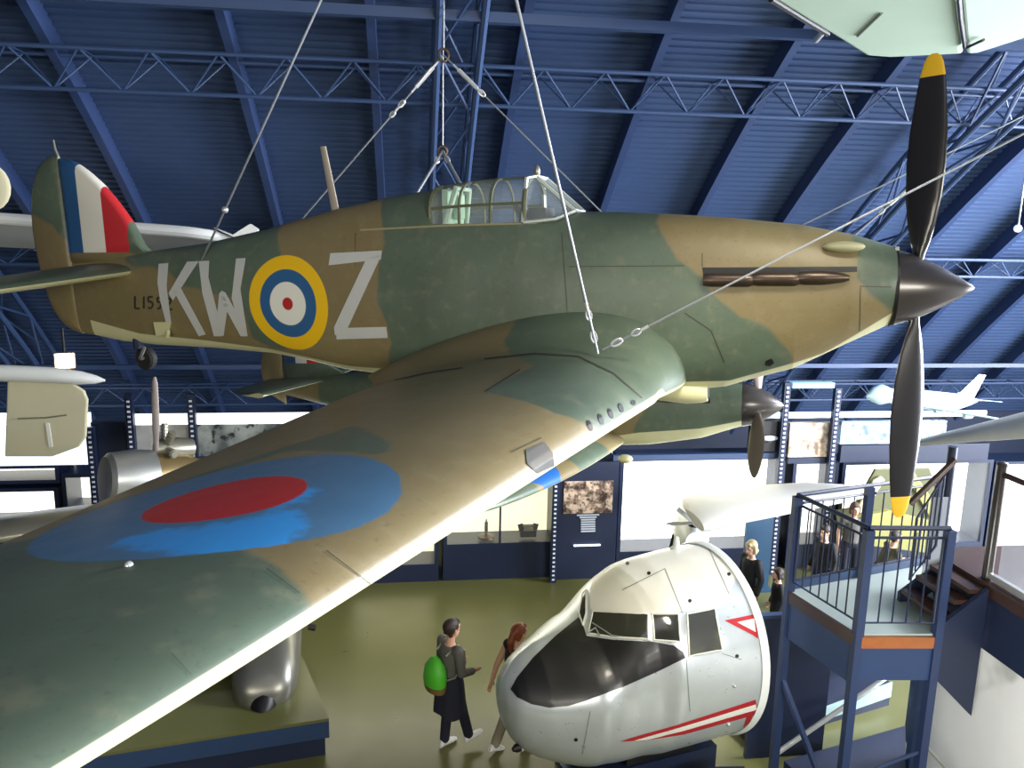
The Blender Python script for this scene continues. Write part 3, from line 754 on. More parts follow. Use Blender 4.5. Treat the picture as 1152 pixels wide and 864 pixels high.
# things inside the cream case
cx = atY(547, 597, YC+.3); zb = rectY(503, 540, 622, 611)[2]
t = empty('statuette', (cx.x, YC+.3, zb), 0, 'thin dark statuette on a wide foot in the cream case', 'statuette')
MB().lathe([(0, .16), (.03, .15), (.05, .03), (.1, .02)], 16, Matrix.Rotation(-PI/2, 4, 'Y')).build('foot', mat('bronze', (92, 76, 50), .4, .6), t)
MB().poly_tube([(0, 0, .09), (0, 0, .2), (0, 0, .36)], [.03, .035, .01]).ball((0, 0, .27), .035, (1, .7, 1.3)).build('figure', bpy.data.materials['bronze'], t)
cx = atY(594, 596, YC+.3)
t = empty('box_model', (cx.x, YC+.3, zb), 0, 'small dark box-kite model in the cream case', 'model')
MB().box((0, 0, .06), (.3, .12, .12)).box((0, 0, .20), (.24, .12, .02)).bar((-.12, 0, .12), (-.15, 0, .24), .02, .1).bar((.12, 0, .12), (.15, 0, .24), .02, .1).build('case_body', M_black, t, smooth=False)
MB().box((0, -.07, .17), (.18, .02, .06)).build('label_plate', M_grey_wing, t, smooth=False)
# ================================================================== second fighter, lower and further back
SK = .94
SM = plane_matrix(5.5214*SK, 10.9194*SK, -2.4459*SK, .43657, .05317, -.0043); SI = SM.inverted()
spit = empty('fighter_plane', M=SM, label='smaller camouflaged fighter with elliptical wing, hanging half hidden below the big fighter', cat='aircraft')
SF = [(-.60, .335, -.335, .335, 0, 2.0), (-.66, .345, -.35, .345, 0, 2.0), (-1.2, .40, -.54, .385, -.05, 2.1), (-2.0, .46, -.68, .42, -.08, 2.2), (-3.0, .52, -.74, .44, -.1, 2.3), (-3.5, .55, -.74, .44, -.1, 2.3), (-4.6, .60, -.70, .42, -.08, 2.2), (-5.0, .64, -.64, .39, -.05, 2.1), (-6.5, .44, -.45, .27, .0, 2.1), (-8.0, .28, -.2, .13, .05, 2.0), (-8.9, .22, -.02, .04, .1, 2.0)]
sx = lambda P: tuple(c*SK for c in P)
xs = [-.6-.1*i for i in range(84)]
M_sfus = camo_paint('second_fighter_paint', lambda g, c: ring_steps(g, c, dist2(g, g.obj(), 0, 2, -6.1*SK, .03), ((.46, R_YEL), (.33, R_BLUE), (.2, R_WHITE), (.08, R_RED))))
f2 = MB().loft([[sx(p) for p in fus_ring(SF, x, 40)] for x in xs]).build('fuselage', M_sfus, spit)
P = co(f2)/SK
set_attr(f2, 'green', sdf(P[:, [0, 2]], [[(-.3, .6), (-.3, -.9), (-2.15, -.9), (-2.2, -.35), (-1.9, .1), (-1.3, .6)], [(-3.3, 1), (-3.1, -1), (-4.6, -1), (-5.2, 1)], [(-6.6, 1), (-6.9, -1), (-7.9, -1), (-7.8, 1)]]))
set_attr(f2, 'pale', [lerp_table([(-.6, -.2), (-1.2, -.33), (-2.1, -.42), (-3, -.6), (-5, -.55), (-9, -.1)], p[0])[0]-p[2] for p in P])
MB().lathe([(a*SK, r*SK) for a, r in ((0, .005), (-.03, .045), (-.1, .11), (-.22, .19), (-.36, .265), (-.48, .31), (-.58, .335), (-.6, .335))], 28).build('spinner', M_spinner, spit)
for k in (0, 1, 2):
    a = k*2*PI/3+math.radians(3); ax = Vector((0, math.sin(a), math.cos(a))); tang = Vector((0, math.cos(a), -math.sin(a))); rg = []
    for r, c, t in ((.2, .1, .08), (.34, .16, .06), (.6, .25, .045), (.9, .29, .035), (1.2, .26, .025), (1.42, .18, .015), (1.55, .1, .008), (1.6, .03, .005)):
        e1 = Vector((1, 0, 0))*.8+tang*.6; e2 = e1.cross(ax).normalized()
        rg.append([(Vector((-.38, 0, 0))+ax*r+e1*(c/2*math.cos(2*PI*j/14))+e2*(t/2*math.sin(2*PI*j/14)))*SK for j in range(14)])
    MB().loft(rg).build('propeller_blade', mat('brown_grey_blade', (120, 108, 100), .4, .2, var=.1) if k == 0 else bpy.data.materials['brown_grey_blade'], spit)
for sd in (-1, 1):
    for i in range(3):
        x0 = -1.25-.42*i; hw = lerp_table(SF, x0)[2]
        MB().poly_tube([sx((x0-.2, sd*(hw-.01), .14)), sx((x0, sd*(hw+.05), .13)), sx((x0+.2, sd*(hw+.02), .12))], [.045, .05, .04]).build('exhaust_stub', M_exhaust, spit)
def ell_wing(s):
    q = math.sqrt(max(.0004, 1-(s/5.66)**2)); ch = 2.55*q
    return -2.35-.34*2.55*(1-q), ch, -.62+.095*s, .085, .045, .02
def sw_extra(g, c):
    d = dist2(g, g.obj(), 0, 1, -3.1*SK, -3.7*SK); c = g.mix(g.step(d, .55, .01), lin((34, 96, 168)), c)
    return g.mix(g.step(d, .22, .01), lin(R_RED), c)
M_sw = camo_paint('second_fighter_wing_paint', sw_extra)
for sd in (-1, 1):
    w2 = MB().loft([[sx(p) for p in wing_section(s, sd, ell_wing)] for s in [.2+.2*i for i in range(26)]+[5.3, 5.45, 5.55, 5.62, 5.65]]).build('wing', M_sw, spit, angle=60)
    P = co(w2)/SK; Q = np.stack([P[:, 0], np.abs(P[:, 1])], 1)
    set_attr(w2, 'green', sdf(Q, [[(-2, 1.5), (-5, .8), (-5, 2.2), (-2, 3.0)], [(-2, 4.3), (-5, 3.6), (-5, 6), (-2, 6)]]))
    set_attr(w2, 'pale', [(-.62+.095*abs(p[1])-.02*(-2.35-p[0]))-p[2]-.01 for p in P])
    MB().ball(sx((-2.28, sd*.62, -.78)), .08, (1.4, 1, .8)).build('leg_fairing', M_pale, spit)
ftail = lambda s, sd: [sx((x, y, z)) for x, y, z in [(-7.75-.2*(s/1.6)-(1.15*(1-.25*s/1.6)*(.12+.88*math.sqrt(max(0, 1-max(0, (s/1.62-.65)/.35)**2))))*t, sd*s, .22+.04*naca(t)*sg) for sg, T in ((1, foil(10)), (-1, foil(10)[-2:0:-1])) for t in T]]
for sd in (-1, 1):
    t2 = MB().loft([ftail(s, sd) for s in (.03, .4, .8, 1.1, 1.3, 1.45, 1.55, 1.6)]).build('tailplane', M_tail, spit, angle=60); set_attr(t2, 'green', [1]*len(t2.data.vertices))
def slab2(outline, t, name, m_):
    c = Vector((sum(p[0] for p in outline)/len(outline), sum(p[1] for p in outline)/len(outline))); rg = []
    for k, y in ((1, .004), (.95, t*.6), (.8, t)): rg.append([sx((c.x+(p[0]-c.x)*k, y, c.y+(p[1]-c.y)*k)) for p in outline])
    return MB().loft([[(a, -b, d) for a, b, d in r] for r in reversed(rg)]+rg).build(name, m_, spit, angle=50)
def sfin_extra(g, c):
    x = g.xyz(g.obj()); col = g.mix(g.step(x[0], -8.33*SK, .004), lin((44, 84, 128)), lin((224, 222, 208))); col = g.mix(g.step(x[0], -8.10*SK, .004), col, lin((186, 44, 48)))
    mk = g.math('MULTIPLY', g.step(x[0], -8.56*SK, .003), g.math('SUBTRACT', 1, g.step(x[0], -7.88*SK, .003))); mk = g.math('MULTIPLY', mk, g.step(x[2], .52*SK, .01))
    return g.mix(mk, c, col)
M_sfin = camo_paint('second_fighter_fin_paint', sfin_extra, under_n=-2)
for nm, ol, mm in (('fin', [(-7.3, .3), (-7.6, .45), (-8.0, .95), (-8.25, 1.2), (-8.45, 1.25), (-8.6, 1.2), (-8.6, .1), (-7.8, .2)], M_sfin), ('rudder', [(-8.62, 1.22), (-8.75, 1.2), (-8.95, .95), (-9.08, .55), (-9.1, .3), (-9.02, -.05), (-8.62, -.25)], M_sfin)):
    o = slab2(ol, .05, nm, mm); set_attr(o, 'green', (1 if nm == 'fin' else -1)*np.ones(len(o.data.vertices)))
hd = MB().loft([[sx((x, w*math.cos(PI*j/10), .5+h*math.sin(PI*j/10))) for j in range(11)] for x, w, h in ((-3.5, .2, .06), (-3.8, .3, .36), (-4.2, .32, .42), (-4.7, .28, .34), (-5.2, .2, .1))], False, False, closed=False).build('canopy_glass', M_glass, spit)

# ================================================================== silver airliner cockpit section on the floor
DK = .88; PSI = .2501
DM = Matrix.Translation((1.0024*DK, 8.7105*DK, -5.289*DK+E0)) @ Matrix.Rotation(PI+PSI, 4, 'Z'); DI = DM.inverted()
dc = empty('cockpit_section', M=DM, label='silver airliner cockpit cut off behind the side window, with black anti-glare nose and red stripes', cat='aircraft cockpit')
DT = [(-.05, -.24, -.34, .04, -.28, 2.0), (-.08, -.05, -.58, .21, -.28, 2.0), (-.16, .10, -.80, .38, -.28, 2.05), (-.28, .22, -.97, .48, -.26, 2.1), (-.5, .345, -1.13, .655, -.23, 2.15), (-.8, .43, -1.24, .83, -.2, 2.2), (-1.05, .475, -1.29, .97, -.17, 2.25), (-1.16, .50, -1.30, 1.02, -.16, 2.3),
      (-1.3, .64, -1.30, 1.05, -.15, 2.35), (-1.5, .84, -1.29, 0.72, -.14, 2.4), (-1.66, .97, -1.27, 1.10, -.13, 2.4), (-1.8, 1.04, -1.225, 1.115, -.12, 2.35), (-2.1, 1.12, -1.24, 1.14, -.1, 2.25), (-2.6, 1.19, -1.25, 1.18, -.06, 2.12), (-3.05, 1.22, -1.25, 1.2, -.02, 2.0)]
xs = [-.05, -.056, -.065, -.08, -.1, -.12]+[-.14-.045*i for i in range(65)]+[-3.05]
def dring(x, n=72):
    t, bt, hw, zw, e = lerp_table(DT, x); P = []; et = 1.5+(e-1.5)*min(1, max(0, (-x-.4)/1.0))
    for j in range(n):
        a = 2*PI*j/n; c, q = math.cos(a), math.sin(a); ee = et if q > 0 else e
        P.append((x*DK, hw*sgnpow(c, 2/ee)*DK, (zw+(t-zw if q > 0 else zw-bt)*sgnpow(q, 2/ee))*DK))
    return P
def sm(x, i, w=.16):
    a = 0; n_ = 0
    for k in range(-4, 5):
        xx = min(-.05, max(-3.05, x+k*w/4)); a += lerp_table(DT, xx)[i]; n_ += 1
    return a/n_
def dring(x, n=72):
    t, bt, hw, zw, e = lerp_table(DT, x); P = []
    k = min(1, max(0, (-x-.35)/.4)); k = k*k*(3-2*k)
    bt, hw, zw, e = [o+(sm(x, i, .3)-o)*k for i, o in ((1, bt), (2, hw), (3, zw), (4, e))]; q_ = min(1, max(0, (-x-.4)/1.2)); q_ = q_*q_*(3-2*q_)
    et = 1.45+(e-1.45)*q_
    for j in range(n):
        a = 2*PI*j/n; c, q = math.cos(a), math.sin(a); ee = et if q > 0 else e
        P.append((x*DK, hw*sgnpow(c, 2/ee)*DK, (zw+(t-zw if q > 0 else zw-bt)*sgnpow(q, 2/ee))*DK))
    return P
ring = dring
M_dred = mat('red_stripe', (176, 40, 46), .35, .1, var=.05); M_antiglare = mat('black_antiglare_paint', (22, 22, 24), .38, var=.15, coat=.15)
M_dwin = mat('dark_cockpit_window', (48, 49, 43), .08, .0, var=.3, vs=3, coat=.5)
M_rivet = mat('skin_seam', (138, 142, 142), .5, .5)
skin = MB().loft([ring(x) for x in xs], True, True).build('nose_skin', [M_silver, M_dred, M_white, M_antiglare, M_dc_roof, M_rivet, M_black], dc)
db = bvh_of(skin, DM)
it = [(3, 'poly', [(575, 775), (582, 762), (600, 740), (625, 716), (651, 695), (655, 700), (660, 716), (690, 720), (735, 722), (758, 726), (768, 733), (771, 740), (740, 755), (700, 773), (660, 788), (640, 794), (618, 796), (598, 792), (582, 784)], 0, .009),
      (4, 'poly', [(664, 686), (664, 662), (668, 646), (690, 628), (720, 612), (750, 604), (790, 603), (815, 618), (828, 650), (812, 684), (770, 688), (735, 690)], 0, .002),
      (1, 'poly', [(697, 834), (720, 827), (760, 816), (850, 787), (853, 803), (770, 826), (725, 833)], 0, .003), (2, 'poly', [(712, 833), (765, 818), (850, 792), (851, 798), (768, 822), (728, 832)], 0, .006),
      (1, 'poly', [(815, 698), (849, 691), (853, 719), (846, 714)], 0, .003), (2, 'poly', [(829, 700), (848, 696), (850, 711)], 0, .006), (1, 'poly', [(849, 798), (838, 828), (830, 840), (826, 840), (836, 818), (842, 800)], 0, .004)]
for st in ([(700, 664), (748, 640)], [(772, 742), (776, 800)], [(812, 735), (834, 742)], [(748, 640), (768, 690)], [(655, 848), (664, 800)], [(796, 614), (820, 668)]): it.append((5, 'stroke', st, .9, .004))
for px, py in ((820, 646), (776, 676), (829, 738), (730, 645), (576, 836), (648, 832), (706, 634)): it.append((6, 'poly', [(px+2.2*math.cos(t), py+2.2*math.sin(t)) for t in [k*PI/4 for k in range(8)]], 0, .004))
paint_on(skin, it, db, DI)
# cut rim
rm = MB(); rr = [Vector(p) for p in ring(-3.05, 72)]
rm.loft([[(x*DK, p.y*k, p.z*k) for p in rr] for x, k in ((-3.0, 1.012), (-3.06, 1.03), (-3.1, 1.03), (-3.1, .97))], False, False).build('cut_rim', M_white_paint, dc)
def dc_pane(name, px, frame=True, m_=M_dwin):
    a = MB(); decal(a, px, db, DI, .012, 4); o = a.build(name, m_, dc)
    P = []
    for i in range(len(px)):
        p, q = Vector(px[i-1]), Vector(px[i])
        for k in range(5):
            h = cast(*(p.lerp(q, k/5)), db, .008)
            if h is not None: P.append(DI @ h)
    if frame and len(P) > 3: MB().poly_tube(P, .011, 6, True).build('window_frame', M_dc_roof, o)
    return o
dc_pane('windscreen_pane', [(668, 688), (729, 691), (729, 719), (690, 717), (662, 713)])
dc_pane('windscreen_pane', [(734, 691), (763, 691), (765, 722), (736, 720)])
dc_pane('side_window', [(773, 691), (804, 685), (812, 731), (775, 738)], True, img_mat('side_window_view', (40, 42, 36), (92, 98, 72), 1.6, .12, 9))
dc_pane('windscreen_pane', [(652, 690), (656, 668), (660, 664), (660, 690), (656, 704)])
# the far side, mirrored plainly
for px in ():
    pass
a = MB().poly_tube([DI @ hit(660, 714, db, .02), DI @ hit(672, 708, db, .04), DI @ hit(676, 716, db, .03)], .008).poly_tube([DI @ hit(668, 702, db, .03), DI @ hit(690, 716, db, .03), DI @ hit(732, 721, db, .02)], .007).build('windscreen_wiper', M_metal, dc)
p = DI @ hit(756, 609, db)
MB().lathe([(0, .075), (.02, .07), (.05, .04), (.15, .03), (.17, .0)], 16, Matrix.Translation(p-Vector((0, 0, .02))) @ Matrix.Rotation(-PI/2, 4, 'Y')).build('aerial_cone', M_white_paint, dc)
for px, py in ((826, 771), (819, 814)):
    p = DI @ hit(px, py, db, .01); MB().ball(p, .022).build('step_lamp', M_white_cable, dc)
MB().lathe([(0, .05), (.05, .045), (.09, .02)], 14, Matrix.Translation((DI @ hit(585, 846, db))) @ Matrix.Rotation(.2, 4, 'Y')).build('nose_fitting', M_black, dc)
MB().box((-2.1*DK, 0, -1.22*DK), (.9, .9, .10)).build('cradle_saddle', M_black, dc, smooth=False)
zc_ = DM.translation.z-1.22*DK
for dx in (-1.1, -2.3): pass
crd = empty('support_cradle', (DM @ Vector((-2.1*DK, 0, 0))).to_tuple()[:2]+(0,), PI+PSI, 'low blue cradle carrying the silver cockpit section', 'cradle')
MB().box((0, 0, .26), (1.5, .9, .46)).build('plinth_box', M_navy, crd, smooth=False); MB().box((0, 0, .03), (1.7, 1.1, .06)).build('foot_plate', M_blue_panel, crd, smooth=False)
q = atZ(782, 850, .35)
blk = MB().prism([(-.42, -.12, 0), (.42, -.12, 0), (.42, -.12, .62), (.1, -.12, .60), (-.3, -.12, .48), (-.42, -.12, .3)], (0, .2, 0)).build('blue_block', M_navy, smooth=False)
blk.location = (q.x-.1, q.y-.6, 0); blk.rotation_euler = (0, 0, -.15); tag(blk, 'dark blue block standing in front of the silver cockpit section', 'stand')

# ================================================================== other hanging things
# pale green tailplane overhead at the right
zt = E0+1.95
t = empty('hanging_wing', (6, 6.5, zt), 0, 'pale green fabric wing seen from below at the top right', 'aircraft wing')
def flat(poly): return [atZ(px, py, zt)-Vector((6, 6.5, zt)) for px, py in poly]
o = MB().prism(flat([(858, -8), (900, 18), (945, 45), (974, 63), (1000, 65), (1083, 61), (1076, 0), (1073, -30), (830, -30)]), (0, 0, .14)).build('wing_panel', M_green_white, t, smooth=False); bevel(o, .04, 3)
o = MB().prism(flat([(1087, 61), (1102, 60), (1152, 44), (1215, 18), (1215, -30), (1078, -30), (1080, 0)]), (0, 0, .12)).build('aileron', mat('paler_green_fabric', (196, 218, 202), .6, var=.05, vs=2), t, smooth=False); bevel(o, .04, 3)
a = flat([(1079, -5), (1081, 20), (1086, 52)]); MB().poly_tube([p-Vector((0, 0, .012)) for p in a], .022, 6).build('hinge', M_black, t)
MB().tube(a[2]-Vector((0, 0, .02)), flat([(1107, 41)])[0]-Vector((0, 0, .03)), .014).build('control_horn', M_exhaust, t)
MB().poly_tube([p-Vector((0, 0, .004)) for p in flat([(965, 40), (992, 14)])], .014, 6).build('rib_seam', mat('green_seam', (128, 140, 128), .7), t)
MB().poly_tube([p+Vector((0, -.02, .0)) for p in flat([(866, 0), (900, 21), (930, 39)])], .026, 6).build('edge_strip', M_black, t)
MB().capsule(flat([(918, 45)])[0], .03, flat([(925, 37)])[0], .03).build('edge_fitting', M_white_cable, t)
# airliner model
A = atY(975, 444, 10.6); B = atY(1098, 455, 11.2); d = (A-B); LM = d.length; fw = d.normalized(); lf = Vector((0, 0, 1)).cross(fw).normalized(); up = fw.cross(lf)
mm = Matrix((fw, lf, up)).transposed().to_4x4(); mm.translation = A
t = empty('airliner_model', M=mm, label='pale blue-white airliner model hanging beyond the upright propeller blade', cat='model aircraft')
M_model = mat('model_pale_blue', (186, 216, 222), .4, var=.04)
r = LM*.062
prof = [(0, .05, -.15), (-.02, .35, -.1), (-.06, .75, .06), (-.12, 1.05, .14), (-.2, 0.72, .12), (-.3, 1.0, .0), (-.7, 1.0, 0), (-.82, .85, .12), (-.93, .5, .32), (-1, .16, .42)]
MB().loft([[(x*LM, math.cos(2*PI*j/20)*k*r*.95, z*r+math.sin(2*PI*j/20)*k*r) for j in range(20)] for x, k, z in prof]).build('fuselage', M_model, t)
def mwing(x0, c0, x1, c1, y1, z0, z1, th, nm):
    for sd in (-1, 1):
        MB().loft([[((x-c*tt)*LM, sd*y*LM, z*LM+sg*naca(tt)*c*th*LM) for sg, T in ((1, foil(8)), (-1, foil(8)[-2:0:-1])) for tt in T] for x, c, y, z in ((x0, c0, .03, z0), ((x0+x1)/2, (c0+c1)/2, y1/2, (z0+z1)/2), (x1, c1, y1, z1))]).build(nm, M_model, t, angle=60)
mwing(-.33, .22, -.66, .06, .54, -.035, -.02, .06, 'wing'); mwing(-.86, .12, -1.0, .04, .155, .03, .05, .05, 'tailplane')
MB().loft([[((x-c*tt)*LM, sg*naca(tt)*c*.05*LM, z*LM) for sg, T in ((1, foil(8)), (-1, foil(8)[-2:0:-1])) for tt in T] for x, c, z in ((-.80, .17, .05), (-.93, .09, .17), (-.965, .07, .205))]).build('fin', M_model, t, angle=60)
for sd in (-1, 1):
    for x, y in ((-.43, .15), (-.53, .28)): MB().lathe([(x*LM, .013*LM), ((x-.02)*LM, .017*LM), ((x-.07)*LM, .012*LM)], 12, Matrix.Translation((0, sd*y*LM, -.045*LM))).tube(((x-.04)*LM, sd*y*LM, -.04*LM), ((x-.06)*LM, sd*y*LM, -.01*LM), .006*LM).build('engine', M_model, t)
# tapered grey-white wing coming in from the right
t = empty('glider_wing', atY(1152, 492, 8.6), 0, 'slender grey-white wing tapering in from the right edge, above the gallery newel', 'aircraft wing')
o0 = t.location.copy(); T0 = atY(1010, 503, 9.6)-o0; T1 = atY(1260, 476, 7.6)-o0; rg = []
for i in range(13):
    k = i/12; p = T0.lerp(T1, k); c = .12+1.0*k; th = .02+.17*k**1.3
    rg.append([p+Vector((-.1*c, (tt-.3)*c, naca(tt)*th*(sg if sg > 0 else .6*sg)+.05*k)) for sg, T in ((1, foil(10)), (-1, foil(10)[-2:0:-1])) for tt in T])
MB().loft(rg).build('wing_skin', mat('grey_white_skin', (176, 178, 172), .3, .2, var=.06), t, angle=60)
# silver wing behind the fin at left
t = empty('hanging_wing', atY(100, 260, 11.1), 0, 'white-edged silver wing hanging behind the striped fin', 'aircraft wing'); o0 = t.location.copy()
T0 = atY(-90, 250, 11.3)-o0; T1 = atY(268, 273, 11.0)-o0; rg = []; rl = []
for i in range(15):
    k = i/14; p = T0.lerp(T1, k); q = math.sqrt(max(.02, 1-max(0, (k-.8)/.2)**2)); c = (1.05-.25*k)*q; til = math.radians(24)
    f_ = lambda tt, z: p+Vector((0, (tt-.3)*c*math.cos(til)-z*math.sin(til), (.3-tt)*c*math.sin(til)*-1*-1+z*math.cos(til)))
    rg.append([f_(tt, sg*naca(tt)*c*.075) for sg, T in ((1, foil(12)), (-1, foil(12)[-2:0:-1])) for tt in T])
    rl.append(f_(-.0, 0))
MB().loft(rg).build('wing_skin', mat('silver_grey_fabric', (168, 172, 168), .45, .2, var=.12, vs=2), t, angle=60)
MB().poly_tube(rl, [.075]*14+[.03], 10).build('leading_edge', M_white_paint, t)
a = [atY(px, py, 10.8)-o0 for px, py in ((240, 256), (262, 264), (281, 252), (290, 258), (286, 268), (268, 269))]
MB().prism(a, (0, .12, 0)).build('tip_fairing', M_white_paint, t, smooth=False)
# cream tip at far left edge
t = empty('hanging_tail_tip', atY(-14, 210, 10.2), 0, 'cream rounded tail tip poking in at the left edge above the silver wing', 'aircraft tail'); 
MB().ball((0, 0, 0), .27, (.95, .16, 1.05), 20).build('fabric_tip', M_cream, t); MB().tube((-.6, 0, -.05), (.05, 0, -.02), .03).build('tail_boom', M_grey_wing, t)
# boom with hanging cream panel
t = empty('tail_unit', atY(40, 425, 11.4), 0, 'slim white boom with a large cream fabric panel hanging under it, at left', 'aircraft tail'); o0 = t.location.copy()
bo = [(-60, 418, .11), (10, 420, .115), (60, 422, .11), (90, 425, .095), (108, 427, .06), (118, 428, .015)]
MB().poly_tube([atY(px, py, 11.4)-o0 for px, py, r_ in bo], [r_ for *_, r_ in bo], 14).build('boom', M_white_paint, t)
a = [atY(px, py, 11.38)-o0 for px, py in ((8, 424), (62, 426), (82, 432), (94, 440), (98, 450), (96, 492), (88, 503), (58, 514), (5, 514))]
o = MB().prism(a, (0, .07, 0)).build('fabric_panel', M_cream, t, smooth=False); bevel(o, .02)
a = [atY(px, py, 11.37)-o0 for px, py in ((51, 476), (55, 476), (59, 503), (55, 503))]; MB().prism(a, (0, .02, 0)).build('slot', M_white, t, smooth=False)
MB().poly_tube([atY(px, py, 11.37)-o0 for px, py in ((20, 471), (52, 470), (75, 467))], .012, 6).build('seam', mat('cream_seam', (120, 116, 92), .7), t)
# radial engine with tall propeller on an old silver aircraft
t = empty('radial_aircraft', atY(165, 535, 9.9), 0, 'bare metal aircraft with a radial engine and tall upright propeller, left of the wing roundel', 'aircraft'); o0 = t.location.copy()
ax = Vector((-.75, -.55, .12)).normalized(); q = ax.to_track_quat('X', 'Z').to_matrix().to_4x4(); CM = Matrix.Translation(atY(150, 538, 9.9)-o0) @ q
MB().lathe([(.30, .23), (.33, .28), (.28, .33), (.0, .36), (-.22, .34), (-.22, .30), (.25, .22)], 32, CM).build('engine_cowl', M_metal, t)
MB().lathe([(.12, .02), (.12, .12), (-.1, .16), (-.5, .2)], 20, CM).build('crankcase', M_black, t)
EMx = Matrix.Translation(atY(190, 505, 10.3)-o0) @ q
MB().lathe([(.2, .05), (.18, .12), (-.1, .15), (-.3, .12)], 20, EMx).build('engine_core', M_grey_wing, t)
for k in range(7):
    a = 2*PI*k/7; cy = MB()
    for i in range(5): cy.tube(EMx @ Vector((.05, math.cos(a)*(.12+.04*i), math.sin(a)*(.12+.04*i))), EMx @ Vector((.05, math.cos(a)*(.145+.04*i), math.sin(a)*(.145+.04*i))), .055, n=10)
    cy.tube(EMx @ Vector((.05, math.cos(a)*.1, math.sin(a)*.1)), EMx @ Vector((.05, math.cos(a)*.33, math.sin(a)*.33)), .04, n=8)
    cy.build('cylinder', M_grey_wing, t)
hub = atY(176, 510, 10.1)-o0
def wood_blade(tip, nm='propeller_blade'):
    d = (tip-hub); n_ = Vector((d.z, 0, -d.x)).normalized(); v_ = d.normalized().cross(n_); rg = []
    for k, c in ((.0, .05), (.1, .06), (.35, .09), (.7, .085), (.92, .07), (1, .03)):
        rg.append([hub+d*k+n_*math.cos(2*PI*j/12)*c*.5+v_*math.sin(2*PI*j/12)*c*.22 for j in range(12)])
    MB().loft(rg).build(nm, mat('weathered_blade', (150, 140, 134), .5, var=.15) if 'weathered_blade' not in bpy.data.materials else bpy.data.materials['weathered_blade'], t)
wood_blade(atY(174, 424, 10.1)-o0); wood_blade(atY(178, 596, 10.1)-o0)
N0 = atY(205, 528, 10.4)-o0
MB().poly_tube([CM @ Vector((-.1, 0, 0)), CM @ Vector((-.6, 0, 0)), CM @ Vector((-1.2, .0, -.05))], [.3, .28, .1], 20).build('nacelle', mat('bronzed_metal', (140, 122, 82), .35, .5, var=.15), t)
rg = []
for px, py, Y, c, th in ((-120, 626, 9.6, .85, .14), (-20, 611, 9.7, .82, .13), (60, 600, 9.8, .8, .12), (130, 592, 9.9, .75, .11), (220, 582, 10.0, .7, .1), (300, 574, 10.1, .65, .1)):
    p = atY(px, py, Y-.5)-o0; rg.append([p+Vector((0, c*tt, naca(tt)*th*(1 if sg > 0 else -.6)+.06*tt)) for sg, T in ((1, foil(12)), (-1, foil(12)[-2:0:-1])) for tt in T])
MB().loft(rg).build('wing_skin', M_grey_wing, t, angle=60)
# white light aircraft behind the cockpit section
t = empty('light_aircraft', atZ(800, 690, 0), 0, 'white light aircraft with a long wing, just behind the silver cockpit section', 'aircraft'); o0 = t.location.copy(); YB = 10.9
rg = []
for px, py, Y, c in ((792, 596, YB-.3, .9), (800, 595, YB-.3, 1.25), (830, 588, YB-.2, 1.3), (890, 576, YB, 1.2), (940, 566, YB+.1, .95), (970, 560, YB+.15, .6), (985, 557, YB+.2, .2)):
    p = atY(px, py, Y-.4)-o0; rg.append([p+Vector((0, c*tt, naca(tt)*c*.085*(1 if sg > 0 else -1.0)+.02*tt)) for sg, T in ((1, foil(12)), (-1, foil(12)[-2:0:-1])) for tt in T])
MB().loft(rg).build('wing_skin', mat('white_fabric_wing', (200, 199, 190), .5, var=.05), t, angle=60)
h0 = atY(782, 583, YB+.2)-o0
MB().loft([[h0+Vector((x*.3, x, z))+Vector((math.cos(2*PI*j/16)*w, 0, math.sin(2*PI*j/16)*hh)) for j in range(16)] for x, z, w, hh in ((-.1, -.35, .14, .16), (.1, -.4, .26, .3), (.8, -.45, .32, .38), (1.5, -.4, .2, .24), (2.0, -.35, .06, .1))]).build('fuselage', M_white_paint, t)
MB().poly_tube([h0+Vector((0, 0, -.12)), h0+Vector((0, 0, .1)), h0+Vector((-.02, 0, .2))], [.1, .085, .05], 12).build('engine_block', M_black, t)
MB().bar(h0+Vector((-.33, -.1, .2)), h0+Vector((.06, -.1, -.12)), .07, .03, (0, 1, 0)).build('propeller_blade', M_metal, t, smooth=False)
MB().loft([[h0+Vector((x, -.12+.05*math.cos(2*PI*j/10)*w, -.03+.03*math.sin(2*PI*j/10)*w)) for j in range(10)] for x, w in ((-.5, .3), (-.4, 1), (-.15, .8), (.05, .5))]).build('propeller_blade', M_metal, t)
for sx_ in (-.35, .45):
    w_ = h0+Vector((sx_, .6, -h0.z+.2)); MB().lathe([(-.05, .14), (-.05, .2), (.05, .2), (.05, .14)], 18, Matrix.Translation(w_)).tube(w_, h0+Vector((sx_*.3, .6, -.5)), .03).build('wheel', M_rubber, t)
# yellow-green aircraft beyond the railing
t = empty('yellow_aircraft', atZ(1010, 640, 0), 0, 'yellow-green fabric aircraft with a tall angular fin, beyond the landing railing', 'aircraft'); o0 = t.location.copy(); YY = 13.0
M_yg = mat('yellow_green_fabric', (140, 138, 78), .6, var=.1, vs=2); M_yd = mat('dark_olive_fabric', (86, 88, 54), .6, var=.1, vs=2)
def yp(pts, m_, nm, Y=YY, th=.06):
    a = [atY(px, py, Y)-o0 for px, py in pts]; o = MB().prism(a, (0, th, 0)).build(nm, m_, t, smooth=False); return bevel(o, .015)
yp([(985, 528), (1046, 527), (1056, 552), (1068, 590), (1010, 592), (966, 586), (960, 572)], M_yd, 'fin')
yp([(1018, 531), (1028, 530), (1052, 566), (1058, 584), (1046, 582)], M_yg, 'fin_brace', YY-.06)
yp([(983, 541), (992, 536), (996, 540), (972, 577), (962, 577)], mat('pale_strut', (214, 212, 170), .5), 'fin_strut', YY-.08)
yp([(955, 584), (1000, 575), (1070, 592), (1072, 606), (1040, 622), (960, 612)], M_yg, 'fuselage_side', YY-.12, .5)
p = atY(1010, 604, YY-.3)-o0
